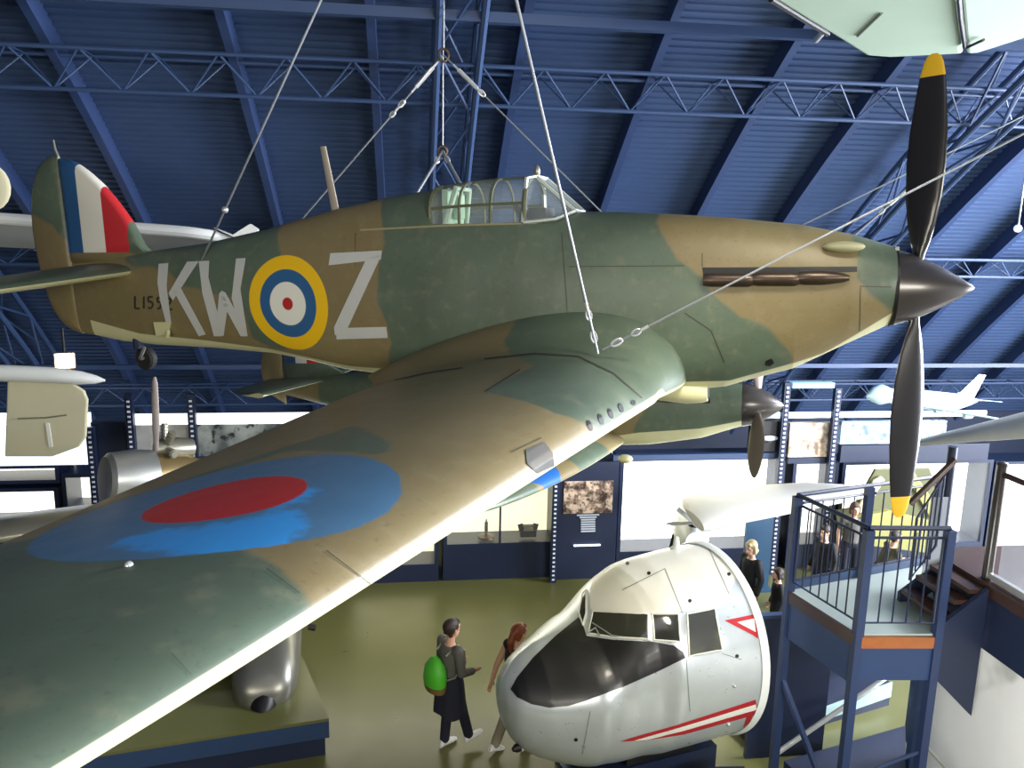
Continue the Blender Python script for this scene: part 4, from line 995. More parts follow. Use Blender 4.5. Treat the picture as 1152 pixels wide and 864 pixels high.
for k in (-1, 1): MB().tube(p+Vector((k*.5, .2, 0)), p+Vector((k*.5, .2, -p.z+.02)), .04).build('trestle_leg', M_yd, t)
# lit spotlight on the left arch
sp_ = atY(73, 406, 12.6); t = empty('spotlight', sp_, 0, 'lit rectangular spotlight glowing warm white at the left, above the cream panel', 'spotlight')
dd = (EYE-sp_).normalized(); qq = dd.to_track_quat('X', 'Z').to_matrix().to_4x4()
MB().box((-.12, 0, 0), (.2, .30, .26)).build('lamp_housing', M_black, t, smooth=False, M=qq)
MB().box((-.01, 0, 0), (.02, .26, .22)).build('lamp_face', mat('lamp_glow', (255, 236, 205), .5, emit=(255, 226, 186), es=9), t, smooth=False, M=qq)
MB().tube((-.12, 0, .12), (-.15, 0, .5), .02).build('bracket', M_black, t, M=qq)
for px, py, Y, lab in ((1145, 257, 11.0, 'small white round fitting on the blue roof slope at right'), (250, 233, 8.4, None), (610, 700, 0, None)):
    if not lab: continue
    p = atY(px, py, Y-.6); y_ = p.y
    t = empty('round_fitting', p, 0, lab, 'light fitting'); MB().ball((0, 0, 0), .055).build('globe', mat('fitting_globe', (230, 235, 245), .3, emit=(220, 230, 255), es=.5), t)
    MB().tube((0, 0, .05), (0, .0, vault_at(y_)-p.z-.1), .012).build('stem', M_metal, t)
# plinth at lower left with a bare metal jet nose
PA, PB = atZ(370, 808, .5), atZ(330, 715, .5); PC = PB+(PA-Vector((0, 0, 0))-PA)+Vector((-4.6, -.75, 0)); PD = PA+Vector((-4.6, -.78, 0))
pl = empty('display_plinth', (PA.x-2.5, PA.y+.6, 0), 0, 'low olive-topped display plinth with a blue edge, under the big wing', 'plinth'); o0 = pl.location
pts = [Vector((p.x, p.y, 0))-o0 for p in (PA, PB, PC, PD)]
MB().prism([p+Vector((0, 0, .46)) for p in pts], (0, 0, .04)).build('plinth_top', mat('olive_plinth_top', (96, 98, 56), .4, var=.1, vs=1.5), pl, smooth=False)
MB().prism([p+Vector((0, 0, .24)) for p in pts], (0, 0, .22)).build('edge_band', M_blue_panel, pl, smooth=False)
ct = sum(pts, Vector())/4; MB().prism([p+(ct-p)*.02 for p in pts], (0, 0, .24)).build('recessed_base', M_navy, pl, smooth=False)
np_ = atY(296, 792, 9.15); jt = empty('jet_fuselage', (np_.x, np_.y, .5), 0, 'bare metal aircraft nose with a black cone, standing on the olive plinth', 'aircraft'); o0 = jt.location.copy()
h = np_.z-.5; rg = []
dirn = Vector((-.10, 1, .0)).normalized(); rt = Vector((dirn.y, -dirn.x, 0))
for d_, w, hh, z in ((0, .17, .1, .0), (.05, .28, .17, .03), (.15, .36, .26, .07), (.4, .41, .36, .14), (.9, .43, .42, .2), (1.8, .42, .44, .24), (2.6, .36, .4, .28)):
    rg.append([Vector((0, 0, h+z))+dirn*d_+rt*(w*sgnpow(math.cos(2*PI*j/32), .75))+Vector((0, 0, hh*sgnpow(math.sin(2*PI*j/32), .75))) for j in range(32)])
MB().loft(rg).build('fuselage', mat('dull_bare_metal', (136, 136, 128), .34, .7, var=.18, vs=3), jt)
qm = (-dirn+Vector((0, 0, -.35))).normalized().to_track_quat('X', 'Z').to_matrix().to_4x4()
MB().lathe([(.26, .01), (.2, .05), (.05, .15), (-.1, .18)], 20, Matrix.Translation((0, .02, h-.06)) @ qm).build('nose_cone', M_black, jt)
MB().tube((-.19, .25, h-.1), (-.2, .15, 0), .045).box((-.2, .15, .015), (.14, .2, .03)).build('nose_leg', M_black, jt)
for s in (-1, 1): MB().tube(Vector((0, 0, h))+dirn*1.9+rt*.5*s, rt*.6*s+dirn*1.9, .05).build('main_leg', M_black, jt)
MB().loft([[Vector((0, 0, h+.16))+rt*(s)+dirn*(.75+c*tt)+Vector((0, 0, naca(tt)*.06*sg)) for sg, T in ((1, foil(8)), (-1, foil(8)[-2:0:-1])) for tt in T] for s, c in ((-1.7, .5), (-.35, .9))]).build('wing_stub', M_grey_wing, jt, angle=60)

# ================================================================== landing, stairs and upper gallery at right
M_land = mat('landing_blue_steel', (34, 50, 84), .45, var=.1); M_skirt = mat('landing_skirt_blue', (36, 56, 92), .45, var=.1)
zl = E0-3.88
LA, LB, LC, LD = atZ(888, 664, zl), atZ(965, 713, zl), atZ(1054, 713, zl), atZ(1047, 634, zl)
LD2 = Vector((LD.x, LD.y, zl))
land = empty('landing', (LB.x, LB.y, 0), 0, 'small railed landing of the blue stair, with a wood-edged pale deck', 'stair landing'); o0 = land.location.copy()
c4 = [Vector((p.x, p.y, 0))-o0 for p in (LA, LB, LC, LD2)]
MB().prism([p+Vector((0, 0, zl-.05)) for p in c4], (0, 0, .05)).build('deck', mat('pale_grey_deck', (160, 172, 166), .45, var=.06), land, smooth=False)
def edge(a, b, z0, z1, w, m_, nm, par=land):
    a, b = Vector((a.x, a.y, 0)), Vector((b.x, b.y, 0)); d = (b-a).normalized(); n_ = Vector((d.y, -d.x, 0))*w
    return MB().prism([a+Vector((0, 0, z0)), b+Vector((0, 0, z0)), b+n_+Vector((0, 0, z0)), a+n_+Vector((0, 0, z0))], (0, 0, z1-z0)).build(nm, m_, par, smooth=False)
ctr_ = sum(c4, Vector())/4; MB().prism([p+(ctr_-p)*.12 for p in c4], (0, 0, .3)).build('floor_shade_box', M_navy, land, smooth=False)  # dark box added to stand in for the shade under the landing
edge(c4[0], c4[1], zl-.13, zl+.0, .04, M_dark_wood, 'wood_edge'); edge(c4[1], c4[2], zl-.14, zl-.02, .04, M_wood, 'wood_edge')
edge(c4[0], c4[1], zl-.55, zl-.13, .02, M_skirt, 'skirt_panel'); edge(c4[1], c4[2], zl-.50, zl-.14, .02, M_skirt, 'skirt_panel')
edge(c4[0], c4[3], zl, zl+.10, -.04, M_blue_panel, 'kerb')
mid = c4[0].lerp(c4[3], .48)
for p, zb_ in ((c4[0], 0), (c4[1], 0), (c4[2], 0), (c4[3], 0), (mid, zl)):
    MB().box((p.x, p.y, (zb_+zl+1.1)/2), (.085, .085, zl+1.1-zb_)).build('post', M_land, land, smooth=False)
def railing(a, b, nb, par, z0, frame=True, m_=M_navy):
    top = Vector((0, 0, z0+1.12)); MB().tube(a+top, b+top, .024).build('handrail', M_navy, par)
    a2, b2 = a.lerp(b, .06), a.lerp(b, .94); lo, hi = Vector((0, 0, z0+.12)), Vector((0, 0, z0+1.02))
    MB().poly_tube([a2+lo, a2.lerp(b2, .0)+hi*.98+lo*.02, a2.lerp(b2, .03)+hi, b2.lerp(a2, .03)+hi, b2+hi*.98+lo*.02, b2+lo], .014, 6, True).build('panel_frame', m_, par)
    for i in range(1, nb): k = i/nb; MB().tube(a2.lerp(b2, k)+lo, a2.lerp(b2, k)+hi, .009, n=6).build('baluster', m_, par)
railing(c4[0], c4[1], 7, land, zl); railing(c4[1], c4[2], 5, land, zl); railing(c4[0], mid, 6, land, zl); railing(mid, c4[3], 6, land, zl)
MB().bar(c4[0]+Vector((.0, 0, 1.35)), c4[1]+Vector((0, 0, .25)), .05, .05).build('brace', M_land, land, smooth=False)
MB().tube(c4[1]+Vector((0, 0, .75)), c4[2]+Vector((0, 0, 1.1)), .02).build('brace', M_land, land)
MB().tube(c4[0]+Vector((0, 0, .35)), c4[3]+Vector((0, 0, 1.2)), .03).build('brace', M_metal, land)
MB().tube(c4[2]+Vector((0, 0, 1.2)), c4[2]+Vector((.9, .1, .25)), .018).build('brace', M_metal, land)
# gallery
zg = E0-3.4; GX = LC.x+.58
gal = empty('upper_gallery', (GX, 6.95, 0), 0, 'upper gallery at the right edge with wood trim, a poster wall and a glass balustrade', 'gallery')
MB().box((2.8, -1.9, zg-.1), (5.6, 5.4, .2)).build('gallery_deck', M_dark_wood, gal, smooth=False)
MB().box((-.02, -1.9, zg-.06), (.05, 5.4, .12)).build('wood_edge', M_dark_wood, gal, smooth=False)
MB().box((.02, -1.9, zg-.42), (.06, 5.4, .56)).build('skirt_panel', M_navy, gal, smooth=False)
MB().box((.12, -1.9, (zg-.7)/2), (.1, 5.4, zg-.7)).build('poster_wall', img_mat('white_poster', (226, 226, 220), (236, 236, 232), .45, .2, 6, (186, 188, 180)), gal, smooth=False)
MB().box((.03, .74, (zg-.14)/2), (.09, .09, zg-.14)).build('gallery_post', M_blue_steel, gal, smooth=False)
MB().tube((.06, -.0, zg), (.06, -.0, zg+1.22), .05, n=18).ball((.06, 0, zg+1.22), .058, (1, 1, .5)).build('newel_post', M_spinner, gal)
MB().tube((.06, .74, zg), (.06, .74, zg+1.2), .05, n=14).build('newel_post', M_navy, gal)
MB().tube((.06, -.0, zg+1.12), (.06, -4.5, zg+1.12), .03).build('handrail', M_dark_wood, gal)
for i in range(3): MB().box((.06, -.75-1.35*i, zg+.56), (.012, 1.2, .95)).build('glass_panel', glass('balustrade_glass', (220, 228, 235), .22), gal, smooth=False)
MB().box((.06, -2.2, zg+.05), (.05, 4.4, .06)).build('glass_channel', M_metal, gal, smooth=False)
# stair from landing to gallery
st_ = empty('staircase', (LC.x+.02, LC.y, zl), 0, 'short flight of dark wooden steps climbing from the landing to the upper gallery', 'stairs')
x0 = .03; nst = 3; run = (GX-LC.x-.12)/nst; rise = (zg-zl)/nst
for i in range(nst):
    MB().box((x0+run*(i+.5), .37, rise*(i+1)-.02-(.0 if i < nst-1 else .05)), (run+.03, .62, .045)).build('tread', M_dark_wood, st_, smooth=False)
sp0 = [(x0, -.0, -.50), (x0+run*nst, 0, -.95), (x0+run*nst, 0, (zg-zl)-.02), (x0, 0, .1)]
MB().prism(sp0, (0, .05, 0)).build('near_stringer', M_navy, st_, smooth=False)
MB().prism([(x0, 0.70, -.2), (x0+run*nst, 0.70, zg-zl-.3), (x0+run*nst, 0.70, zg-zl-.02), (x0, 0.70, .1)], (0, .05, 0)).build('far_stringer', M_navy, st_, smooth=False)
a, b_ = Vector((x0, 0.72, 1.12)), Vector((x0+run*nst, 0.72, zg-zl+1.12))
MB().tube(a, b_, .035).build('handrail', M_dark_wood, st_)
MB().poly_tube([Vector((x0+.1, 0.72, .25)), Vector((x0+.1, 0.72, .95)), Vector((x0+run*nst-.1, 0.72, zg-zl+.95)), Vector((x0+run*nst-.1, 0.72, zg-zl+.15))], .016, 6, True).build('panel_frame', M_navy, st_)
for i in range(1, 5): xx = x0+.1+(run*nst-.2)*i/5; k = (xx-x0)/(run*nst); MB().tube((xx, 0.72, .22+k*(zg-zl-.1)), (xx, 0.72, .95+k*(zg-zl)), .009, n=6).build('baluster', M_navy, st_)
MB().box((x0+run*nst*.75, 0.73, zg-zl+.25), (run*1.3, .012, .9)).build('glass_panel', glass('stair_glass', (190, 196, 200), .45), st_, smooth=False)
# under the landing: blue cabinet, pale ramp, slatted lower flight
q = atZ(1010, 845, 0); hs_ = atY(868, 694, LA.y+.45).z
sb = empty('service_screen', (LA.x+.35, LA.y+.45, 0), .0, 'dark navy screen closing off the space behind the landing posts', 'screen')
MB().box((0, 0, hs_/2), (1.0, .06, hs_)).build('screen_panel', M_navy, sb, smooth=False); MB().box((0, -.0, hs_+.02), (1.0, .09, .04)).build('top_rail', M_blue_steel, sb, smooth=False)
o = MB().box((0, 0, .55), (.62, .4, 1.1)).box((0, -.01, 1.12), (.66, .42, .04)).build('cabinet', M_blue_panel, smooth=False); o.location = (q.x+.75, q.y+2.1, 0); tag(o, 'plain blue cabinet standing under the railed landing', 'cabinet')
RA, RB = atZ(846, 838, .02), atZ(1000, 792, .02)
rp = empty('ramp', (RA.x, RA.y, 0), math.atan2(RB.y-RA.y, RB.x-RA.x), 'pale-edged blue ramp running under the landing posts', 'ramp')
Lr = (RB-RA).length
MB().prism([(0, 0, 0), (Lr, 0, 0), (Lr, 0, .34), (0, 0, .12)], (0, .8, 0)).build('ramp_body', M_navy, rp, smooth=False); MB().prism([(0, -.02, .02), (Lr, -.02, .14), (Lr, -.02, .36), (0, -.02, .18)], (0, .02, 0)).build('pale_edge', mat('pale_aqua_strip', (150, 176, 176), .4), rp, smooth=False)
MB().prism([(0.1, .5, .3), (Lr*.9, .5, .4), (Lr*.9, .5, .75), (.1, .5, 1.65)], (0, .05, 0)).build('side_screen', M_navy, rp, smooth=False)
for i, z in enumerate((.35, .6)): MB().tube((.15, .44, 1.45-z), (Lr*.85, .44, 1.0-z*.9), .018).build('handrail', M_metal, rp)
# ================================================================== people
def remeshed(mb, name, m_, parent, vox, sm=4):
    o = mb.build(name, m_, parent, smooth=True)
    r = o.modifiers.new('remesh', 'REMESH'); r.mode = 'VOXEL'; r.voxel_size = vox; r.use_smooth_shade = True
    s = o.modifiers.new('smooth', 'SMOOTH'); s.factor = .5; s.iterations = sm
    return o
def V(*a): return Vector(a)
SKIN = mat('skin', (206, 160, 132), .55, var=.05)
def person(label, loc, rz, h, joints, top, bottom, hair, hairstyle, sleeves='long', vox=.009, shoes=(225, 225, 222), extra=None, skirt=None, head=(0, 0), group=None):
    """joints: dict with elbow/hand/knee/ankle for l and r, in metres for a 1.74 m figure, x forward, y left"""
    k = h/1.74; t = empty('person', loc, rz, label, 'person', group); J = {a: Vector(b)*k for a, b in joints.items()}
    N = lambda x, y, z: Vector((x, y, z))*k
    hipl, hipr = N(0, .095, .93), N(0, -.095, .93); lean = joints.get('lean', (0, 0, 0)); ln = Vector(lean)*k
    shl, shr = N(0, .175, 1.42)+ln, N(0, -.175, 1.42)+ln; neck = N(-.005, 0, 1.47)+ln; hc = N(.025, 0, 1.63)+ln*1.15
    HR = Matrix.Rotation(head[0], 3, 'Z') @ Matrix.Rotation(head[1], 3, 'Y'); H = lambda x, y, z: hc+HR @ (Vector((x, y, z))*k)
    b = MB()
    b.ball(hc, .1*k, (.98, .78, 1.12), 18, HR).ball(H(.03, 0, -.06), .062*k, (1.0, .95, 1.0), 14, HR)         # skull and jaw
    b.capsule(neck-N(0, 0, .05), .058*k, H(-.01, 0, -.07), .053*k)
    b.capsule(H(.095, 0, .01), .012*k, H(.112, 0, -.025), .017*k); b.capsule(H(.09, -.02, -.062), .01*k, H(.09, .02, -.062), .01*k); b.capsule(H(.085, -.035, .035), .014*k, H(.085, .035, .035), .014*k)
    for s in (1, -1): b.capsule(H(-.005, s*.08, .015), .016*k, H(.0, s*.08, -.03), .012*k)
    # trunk
    tor = [(.0, .98, .115, .15), (0, 1.1, .105, .135), (0, 1.25, .115, .15), (0, 1.37, .105, .16), (0, 1.44, .07, .11)]
    def trunk(mb, g=0):
        rg = []
        for i, (x, z, rx, ry) in enumerate(tor):
            c = N(x, 0, z)+ln*((z-.95)/.5); rg.append([c+Vector(((rx*k+g)*math.cos(2*PI*j/18), (ry*k+g)*math.sin(2*PI*j/18), 0)) for j in range(18)])
        mb.loft(rg)
    trunk(b); b.capsule(hipl+N(0, -.02, .02), .115*k, hipr+N(0, .02, .02), .115*k)
    def limb(mb, pts, g=0, upto=9):
        for (p, r), (q, r2) in list(zip(pts, pts[1:]))[:upto]: mb.capsule(p, r*k+g, q, r2*k+g)
    arms = {}
    for s, sh in (('l', shl), ('r', shr)):
        arms[s] = [(sh*.8+neck*.2-N(0, 0, .035), .062), (sh, .056), (J['elbow_'+s], .042), (J['hand_'+s], .029)]
        limb(b, arms[s])
        # hand: palm, four fingers, thumb
        d = (J['hand_'+s]-J['elbow_'+s]).normalized(); sd = 1 if s == 'l' else -1
        wv = Vector((1, 0, 0))-d*d.x; wv = wv.normalized() if wv.length > .2 else (Vector((0, 0, 1))-d*d.z).normalized(); nv = d.cross(wv)
        p0 = J['hand_'+s]; pm = p0+d*.085*k
        rg = [[p+wv*math.cos(2*PI*j/12)*a*k+nv*math.sin(2*PI*j/12)*.016*k for j in range(12)] for p, a in ((p0, .027), (p0+d*.04*k, .04), (pm, .042))]; b.loft(rg)
        for i, (o_, L) in enumerate(((-.03, .062), (-.01, .072), (.011, .078), (.031, .07))):
            q0 = pm+wv*o_*k*1.0; q1 = q0+d*L*.55*k+nv*sd*-.004*k; q2 = q1+(d*.8+nv*sd*.5).normalized()*L*.5*k
            b.capsule(q0, .0095*k, q1, .009*k, 8).capsule(q1, .009*k, q2, .0075*k, 8)
        q0 = p0+d*.02*k+wv*.032*k; b.capsule(q0, .012*k, q0+(d*.75+wv*.7).normalized()*.045*k, .011*k, 8).capsule(q0+(d*.75+wv*.7).normalized()*.045*k, .011*k, q0+(d*.75+wv*.7).normalized()*.045*k+d*.03*k, .009*k, 8)
    legs = {}
    for s, hp in (('l', hipl), ('r', hipr)):
        legs[s] = [(hp, .09), (J['knee_'+s], .056), (J['ankle_'+s], .038)]; limb(b, legs[s])
        f = Vector(joints.get('foot_'+s, (1, 0, -.25))).normalized(); b.capsule(J['ankle_'+s]-N(0, 0, .03), .026*k, J['ankle_'+s]+f*.12*k-N(0, 0, .05), .018*k)
    body = remeshed(b, 'body', SKIN, t, vox*.8, 3)
    # clothing
    c = MB(); trunk(c, .016*k); c.capsule(hipl+N(0, -.03, .06), .115*k, hipr+N(0, .03, .06), .115*k)
    if sleeves == 'none':
        for s in 'lr': limb(c, arms[s][:2], .012*k)
    else:
        for s in 'lr':
            A_ = arms[s] if sleeves == 'long' else arms[s][:3]
            if sleeves == 'short': A_ = A_[:2]+[(A_[1][0].lerp(A_[2][0], .6), .05)]
            else: A_ = A_[:3]+[(A_[2][0].lerp(A_[3][0], .92), .036)]
            limb(c, A_, .012*k)
    remeshed(c, 'top', top, t, vox, 5)
    c = MB(); c.capsule(hipl+N(0, -.03, .03), .122*k, hipr+N(0, .03, .03), .122*k)
    for s in 'lr': limb(c, [legs[s][0], legs[s][1], (legs[s][1][0].lerp(legs[s][2][0], .93), .05)], .014*k)
    remeshed(c, 'trousers', bottom, t, vox, 4)
    if skirt:
        rg = []
        for z, rx, ry, dx in ((1.06, .135, .17, 0), (.95, .16, .195, 0), (.8, .18, .205, .0), (.66, .195, .21, .0), (.55, .20, .215, .0)):
            rg.append([N(dx, 0, z)+N((rx+.012*math.sin(5*2*PI*j/30))*math.cos(2*PI*j/30), (ry+.012*math.cos(4*2*PI*j/30))*math.sin(2*PI*j/30), -.03*math.cos(3*2*PI*j/30)*(z < .6)) for j in range(30)])
        MB().loft(rg).build('jacket_round_waist', skirt, t)
    for s in 'lr':
        f = Vector(joints.get('foot_'+s, (1, 0, -.25))).normalized(); a = J['ankle_'+s]; side = Vector((-f.y, f.x, 0)).normalized() if abs(f.z) < .95 else Vector((0, 1, 0)); upv = f.cross(side); upv = upv if upv.z > 0 else -upv
        base = a-upv*.075*k; rg = []
        for x, w, hh, z in ((-.075, .024, .03, .03), (-.05, .036, .055, .055), (0, .038, .06, .06), (.06, .043, .042, .042), (.13, .046, .032, .032), (.18, .036, .022, .022), (.2, .014, .012, .016)):
            rg.append([base+f*x*k+upv*(z*k+math.sin(2*PI*j/14)*hh*k)+side*math.cos(2*PI*j/14)*w*k for j in range(14)])
        MB().loft(rg).build('shoe', mat('shoe_%d_%d_%d' % shoes, shoes, .5) if ('shoe_%d_%d_%d' % shoes) not in bpy.data.materials else bpy.data.materials['shoe_%d_%d_%d' % shoes], t)
    # hair and face
    hb = MB(); hb.ball(H(-.02, 0, .035), .108*k, (1.0, .84, .98), 18, HR)
    for s in (1, -1): hb.capsule(H(-.03, s*.07, .04), .03*k, H(-.06, s*.055, -.05), .028*k)
    hb.capsule(H(.07, -.03, .09), .025*k, H(.07, .03, .09), .025*k)
    if hairstyle == 'tail': hb.capsule(H(-.1, 0, .02), .05*k, H(-.15, 0, -.08), .045*k).capsule(H(-.15, 0, -.08), .045*k, H(-.13, 0, -.24), .02*k)
    if hairstyle == 'bob':
        for s in (1, -1): hb.capsule(H(-.0, s*.075, .04), .038*k, H(-.01, s*.075, -.08), .03*k)
        hb.capsule(H(-.07, -.04, -.06), .05*k, H(-.07, .04, -.06), .05*k)
    remeshed(hb, 'hair', hair, t, vox, 2)
    em = bpy.data.materials.get('eye_dark') or mat('eye_dark', (34, 26, 24), .2); lm = bpy.data.materials.get('lips') or mat('lips', (160, 88, 80), .5)
    for s in (1, -1): MB().ball(H(.088, s*.032, .012), .010*k, n=10).build('eye', em, t)
    MB().capsule(H(.099, -.018, -.062), .006*k, H(.099, .018, -.062), .006*k).build('mouth', lm, t)
    if extra: extra(t, N)
    return t
STAND = dict(elbow_l=(-.03, .24, 1.14), hand_l=(.06, .25, .9), elbow_r=(-.03, -.24, 1.14), hand_r=(.06, -.25, .9), knee_l=(.02, .1, .5), ankle_l=(-.01, .1, .085), knee_r=(.02, -.1, .5), ankle_r=(-.01, -.1, .085), foot_l=(1, .1, -.1), foot_r=(1, -.1, -.1))
H_dark = mat('dark_brown_hair', (44, 32, 26), .6, var=.2, vs=30); H_red = mat('auburn_hair', (132, 66, 36), .5, var=.2, vs=30); H_blond = mat('blond_hair', (186, 168, 124), .5, var=.15, vs=30)
C_grey = mat('grey_jersey', (92, 90, 84), .8, var=.1); C_navy = mat('navy_cloth', (26, 28, 44), .8, var=.15); C_black = mat('black_cloth', (18, 18, 20), .8, var=.15); C_pale = mat('pale_trousers', (150, 142, 122), .8)
M_pack = mat('bright_green_nylon', (76, 180, 44), .5, var=.1); M_pack2 = mat('brown_pack_base', (112, 92, 52), .6)
def backpack(t, N):
    o = MB(); rg = []
    for z, w, d in ((.90, .10, .05), (.92, .16, .10), (1.05, .18, .13), (1.2, .16, .11), (1.29, .09, .06), (1.33, .03, .03)):
        rg.append([N(-.20-.02*math.cos(z), 0, z)+N(math.cos(2*PI*j/20)*d, math.sin(2*PI*j/20)*w+.02, 0) for j in range(20)])
    p = o.loft(rg).build('backpack', M_pack, t)
    MB().loft([[N(-.205, 0, z)+N(math.cos(2*PI*j/20)*d, math.sin(2*PI*j/20)*w+.02, 0) for j in range(20)] for z, w, d in ((.885, .09, .05), (.90, .165, .105), (.98, .178, .126))]).build('pack_base', M_pack2, p)
    for s in (1, -1): MB().poly_tube([N(-.13, s*.1, 1.36), N(.02, s*.12, 1.47), N(.125, s*.12, 1.36), N(.12, s*.15, 1.2), N(-.05, s*.17, 1.08), N(-.14, s*.1, 1.04)], .012*1, 6).build('strap', M_grey_wing, p)
bp = atZ(506, 843, 0)
walk = dict(STAND, elbow_l=(.02, .24, 1.15), hand_l=(.22, .2, 1.08), elbow_r=(.0, -.24, 1.15), hand_r=(.2, -.2, 1.1), knee_l=(.02, .09, .5), ankle_l=(-.02, .09, .085), knee_r=(.12, -.1, .53), ankle_r=(.22, -.1, .16), foot_l=(1, .1, 0), foot_r=(1, -.05, .25))
person('boy in a grey top with a bright green backpack, stepping to the right', bp, math.radians(32), 1.72, walk, C_grey, C_navy, H_dark, 'short', 'long', .009, extra=backpack, skirt=C_navy, group=None)
wp = atZ(579, 707, 1.64); wp.z = 0
walk2 = dict(STAND, elbow_l=(-.06, .25, 1.15), hand_l=(-.12, .28, .92), elbow_r=(.05, -.24, 1.15), hand_r=(.14, -.22, .95), knee_l=(-.02, .1, .5), ankle_l=(-.2, .12, .1), knee_r=(.1, -.1, .5), ankle_r=(.14, -.1, .085), foot_r=(1, 0, 0), foot_l=(1, 0, -.3), lean=(.05, 0, 0))
person('woman with auburn ponytail in a black sleeveless top, half behind the silver cockpit nose', wp, math.radians(35), 1.66, walk2, C_black, C_pale, H_red, 'tail', 'none', .009)
def at_head(px, py, h): p = atZ(px, py, h); p.z = 0; return p
person('blond woman in black standing behind the silver cockpit section, facing left', at_head(847, 609, 1.64), math.radians(195), 1.64, STAND, C_black, C_black, H_blond, 'bob', 'long', .012, (40, 40, 44), head=(.2, .15))
person('short dark-haired child in black just right of the blond woman', at_head(877, 640, 1.3), math.radians(170), 1.3, STAND, C_black, C_black, H_dark, 'bob', 'long', .013, (40, 40, 44))
person('dark-haired visitor in a black top behind the left railing of the landing', at_head(930, 592, 1.6), math.radians(200), 1.6, STAND, C_black, C_navy, H_dark, 'short', 'long', .013, (40, 40, 44))
person('brown-haired visitor in grey just behind the middle back post of the landing', at_head(962, 566, 1.66), math.radians(-100), 1.66, STAND, C_grey, C_navy, mat('brown_hair', (86, 60, 42), .6), 'bob', 'short', .013, (40, 40, 44))
reach = dict(STAND, elbow_l=(.24, .2, 1.2), hand_l=(.44, .15, 1.08), elbow_r=(.24, -.2, 1.2), hand_r=(.44, -.15, 1.05), lean=(.16, 0, -.05))
person('visitor in olive leaning to the right with bare forearms, behind the landing railing', at_head(996, 599, 1.5), math.radians(-5), 1.56, reach, mat('olive_cloth', (70, 68, 48), .8), C_navy, H_dark, 'short', 'short', .013, (40, 40, 44))

# ================================================================== slings and stays
def cable(pts, label, r=.011, fit=(), cat='cable', name='hanging_cable', grp=None):
    pts = [Vector(p) for p in pts]; t = empty(name, pts[-1], 0, label, cat, grp); o0 = pts[-1]
    MB().tube(pts[0]-o0, pts[-1]-o0, r, n=8).build('wire', M_cable, t)
    d = (pts[-1]-pts[0]); 
    for k, kind in fit:
        c = pts[0]-o0+d*k; u_ = d.normalized()
        if kind == 'turnbuckle':
            MB().tube(c-u_*.13, c+u_*.13, .022).tube(c-u_*.2, c-u_*.13, .012).tube(c+u_*.13, c+u_*.2, .012).build('turnbuckle', M_white_cable, t)
        elif kind == 'thimble':
            s_ = u_.cross(Vector((0, 1, 0))).normalized()
            MB().poly_tube([c+u_*.036*math.cos(2*PI*j/14)+s_*.02*math.sin(2*PI*j/14) for j in range(14)], .008, 6, True).tube(c-u_*.1, c-u_*.036, .013).build('thimble', M_white_cable, t)
        elif kind == 'shackle':
            s_ = u_.cross(Vector((0, 1, 0))).normalized()
            MB().poly_tube([c+u_*.045*math.cos(2*PI*j/14)+s_*.02*math.sin(2*PI*j/14) for j in range(14)], .009, 6, True).build('shackle', M_white_cable, t)
        elif kind == 'ball': MB().ball(c, .035).build('ball_fitting', M_white_cable, t)
    return t
def up_to_roof(px0, py0, P):      # continue the sight line of a stay up to the deck
    d = ray(px0, py0); lo, hi = .5, 30
    for _ in range(50):
        m_ = (lo+hi)/2; q = EYE+d*(m_/d.y)
        if q.z > vault_at(q.y, .03): hi = m_
        else: lo = m_
    return EYE+d*(lo/d.y)
wing_pt = HI @ hit(672, 402, wb)
WP = HM @ wing_pt+Vector((0, 0, .0))
tY = WP.y
top = atY(575, -30, tY-.35); top2 = WP+(atY(580, 0, tY-.2)-WP)
dz = top2-WP; kk = 1.0
while (WP+dz*kk).z < vault_at((WP+dz*kk).y, .05) and kk < 6: kk += .02
cable([WP+dz*kk, WP+Vector((0, 0, .03))], 'main sling wire dropping past the cockpit windscreen to the wing root shackle', .012, ((1-.13/(dz*kk).length*1.0, 'shackle'), (1-.30/(dz*kk).length, 'thimble')), name='sling_cable')
P1 = WP+Vector((.03, -.02, .06)); F1 = atY(1152, 150, 4.9); d1 = F1-P1
cable([P1+d1*1.35, P1], 'long stay wire rising across the engine cowling to the right edge', .008, ((1-.28/(d1*1.35).length, 'thimble'), (1-.12/(d1*1.35).length, 'shackle')), name='stay_cable')
a = atY(905, 252, 8.6); b_ = atY(1152, 130, 8.0); cable([b_+(b_-a)*.6, a-(b_-a)*.25], 'faint stay wire behind the nose, just above the long stay', .008, name='stay_cable')
tp = HM @ (Vector((-6.95, -lerp_table(FUS, -6.95)[2]*.93, .26))); q = cast(227, 293, fb)
if q is not None: tp = q
tt_ = atY(364, -6, tp.y-.9); d2 = tt_-tp; kk = 1
while (tp+d2*kk).z < vault_at((tp+d2*kk).y, .05) and kk < 6: kk += .02
L2 = (d2*kk).length
pb = None
cable([tp+d2*kk, tp], 'long tail sling wire rising from the fuselage beside the KW letters', .011, ((1-.62/L2, 'ball'),), name='sling_cable')
RG = atY(499, 62, 8.35)
rg_ = empty('hanger_ring', RG, 0, 'upper hanger ring in front of the lattice arch, where two stay wires meet', 'ring')
MB().poly_tube([(math.cos(2*PI*j/16)*.05, 0, math.sin(2*PI*j/16)*.06) for j in range(16)], .014, 6, True).build('ring', M_exhaust, rg_); MB().tube((0, 0, .06), (0, .0, vault_at(RG.y)-RG.z-.05), .01).build('hanger_rod', M_cable, rg_)
e1 = atY(335, 252, 9.0); cable([RG, e1], 'stay wire with a turnbuckle running down left from the upper hanger ring', .010, ((.12, 'turnbuckle'), (.27, 'shackle'), (.33, 'thimble')), name='stay_cable')
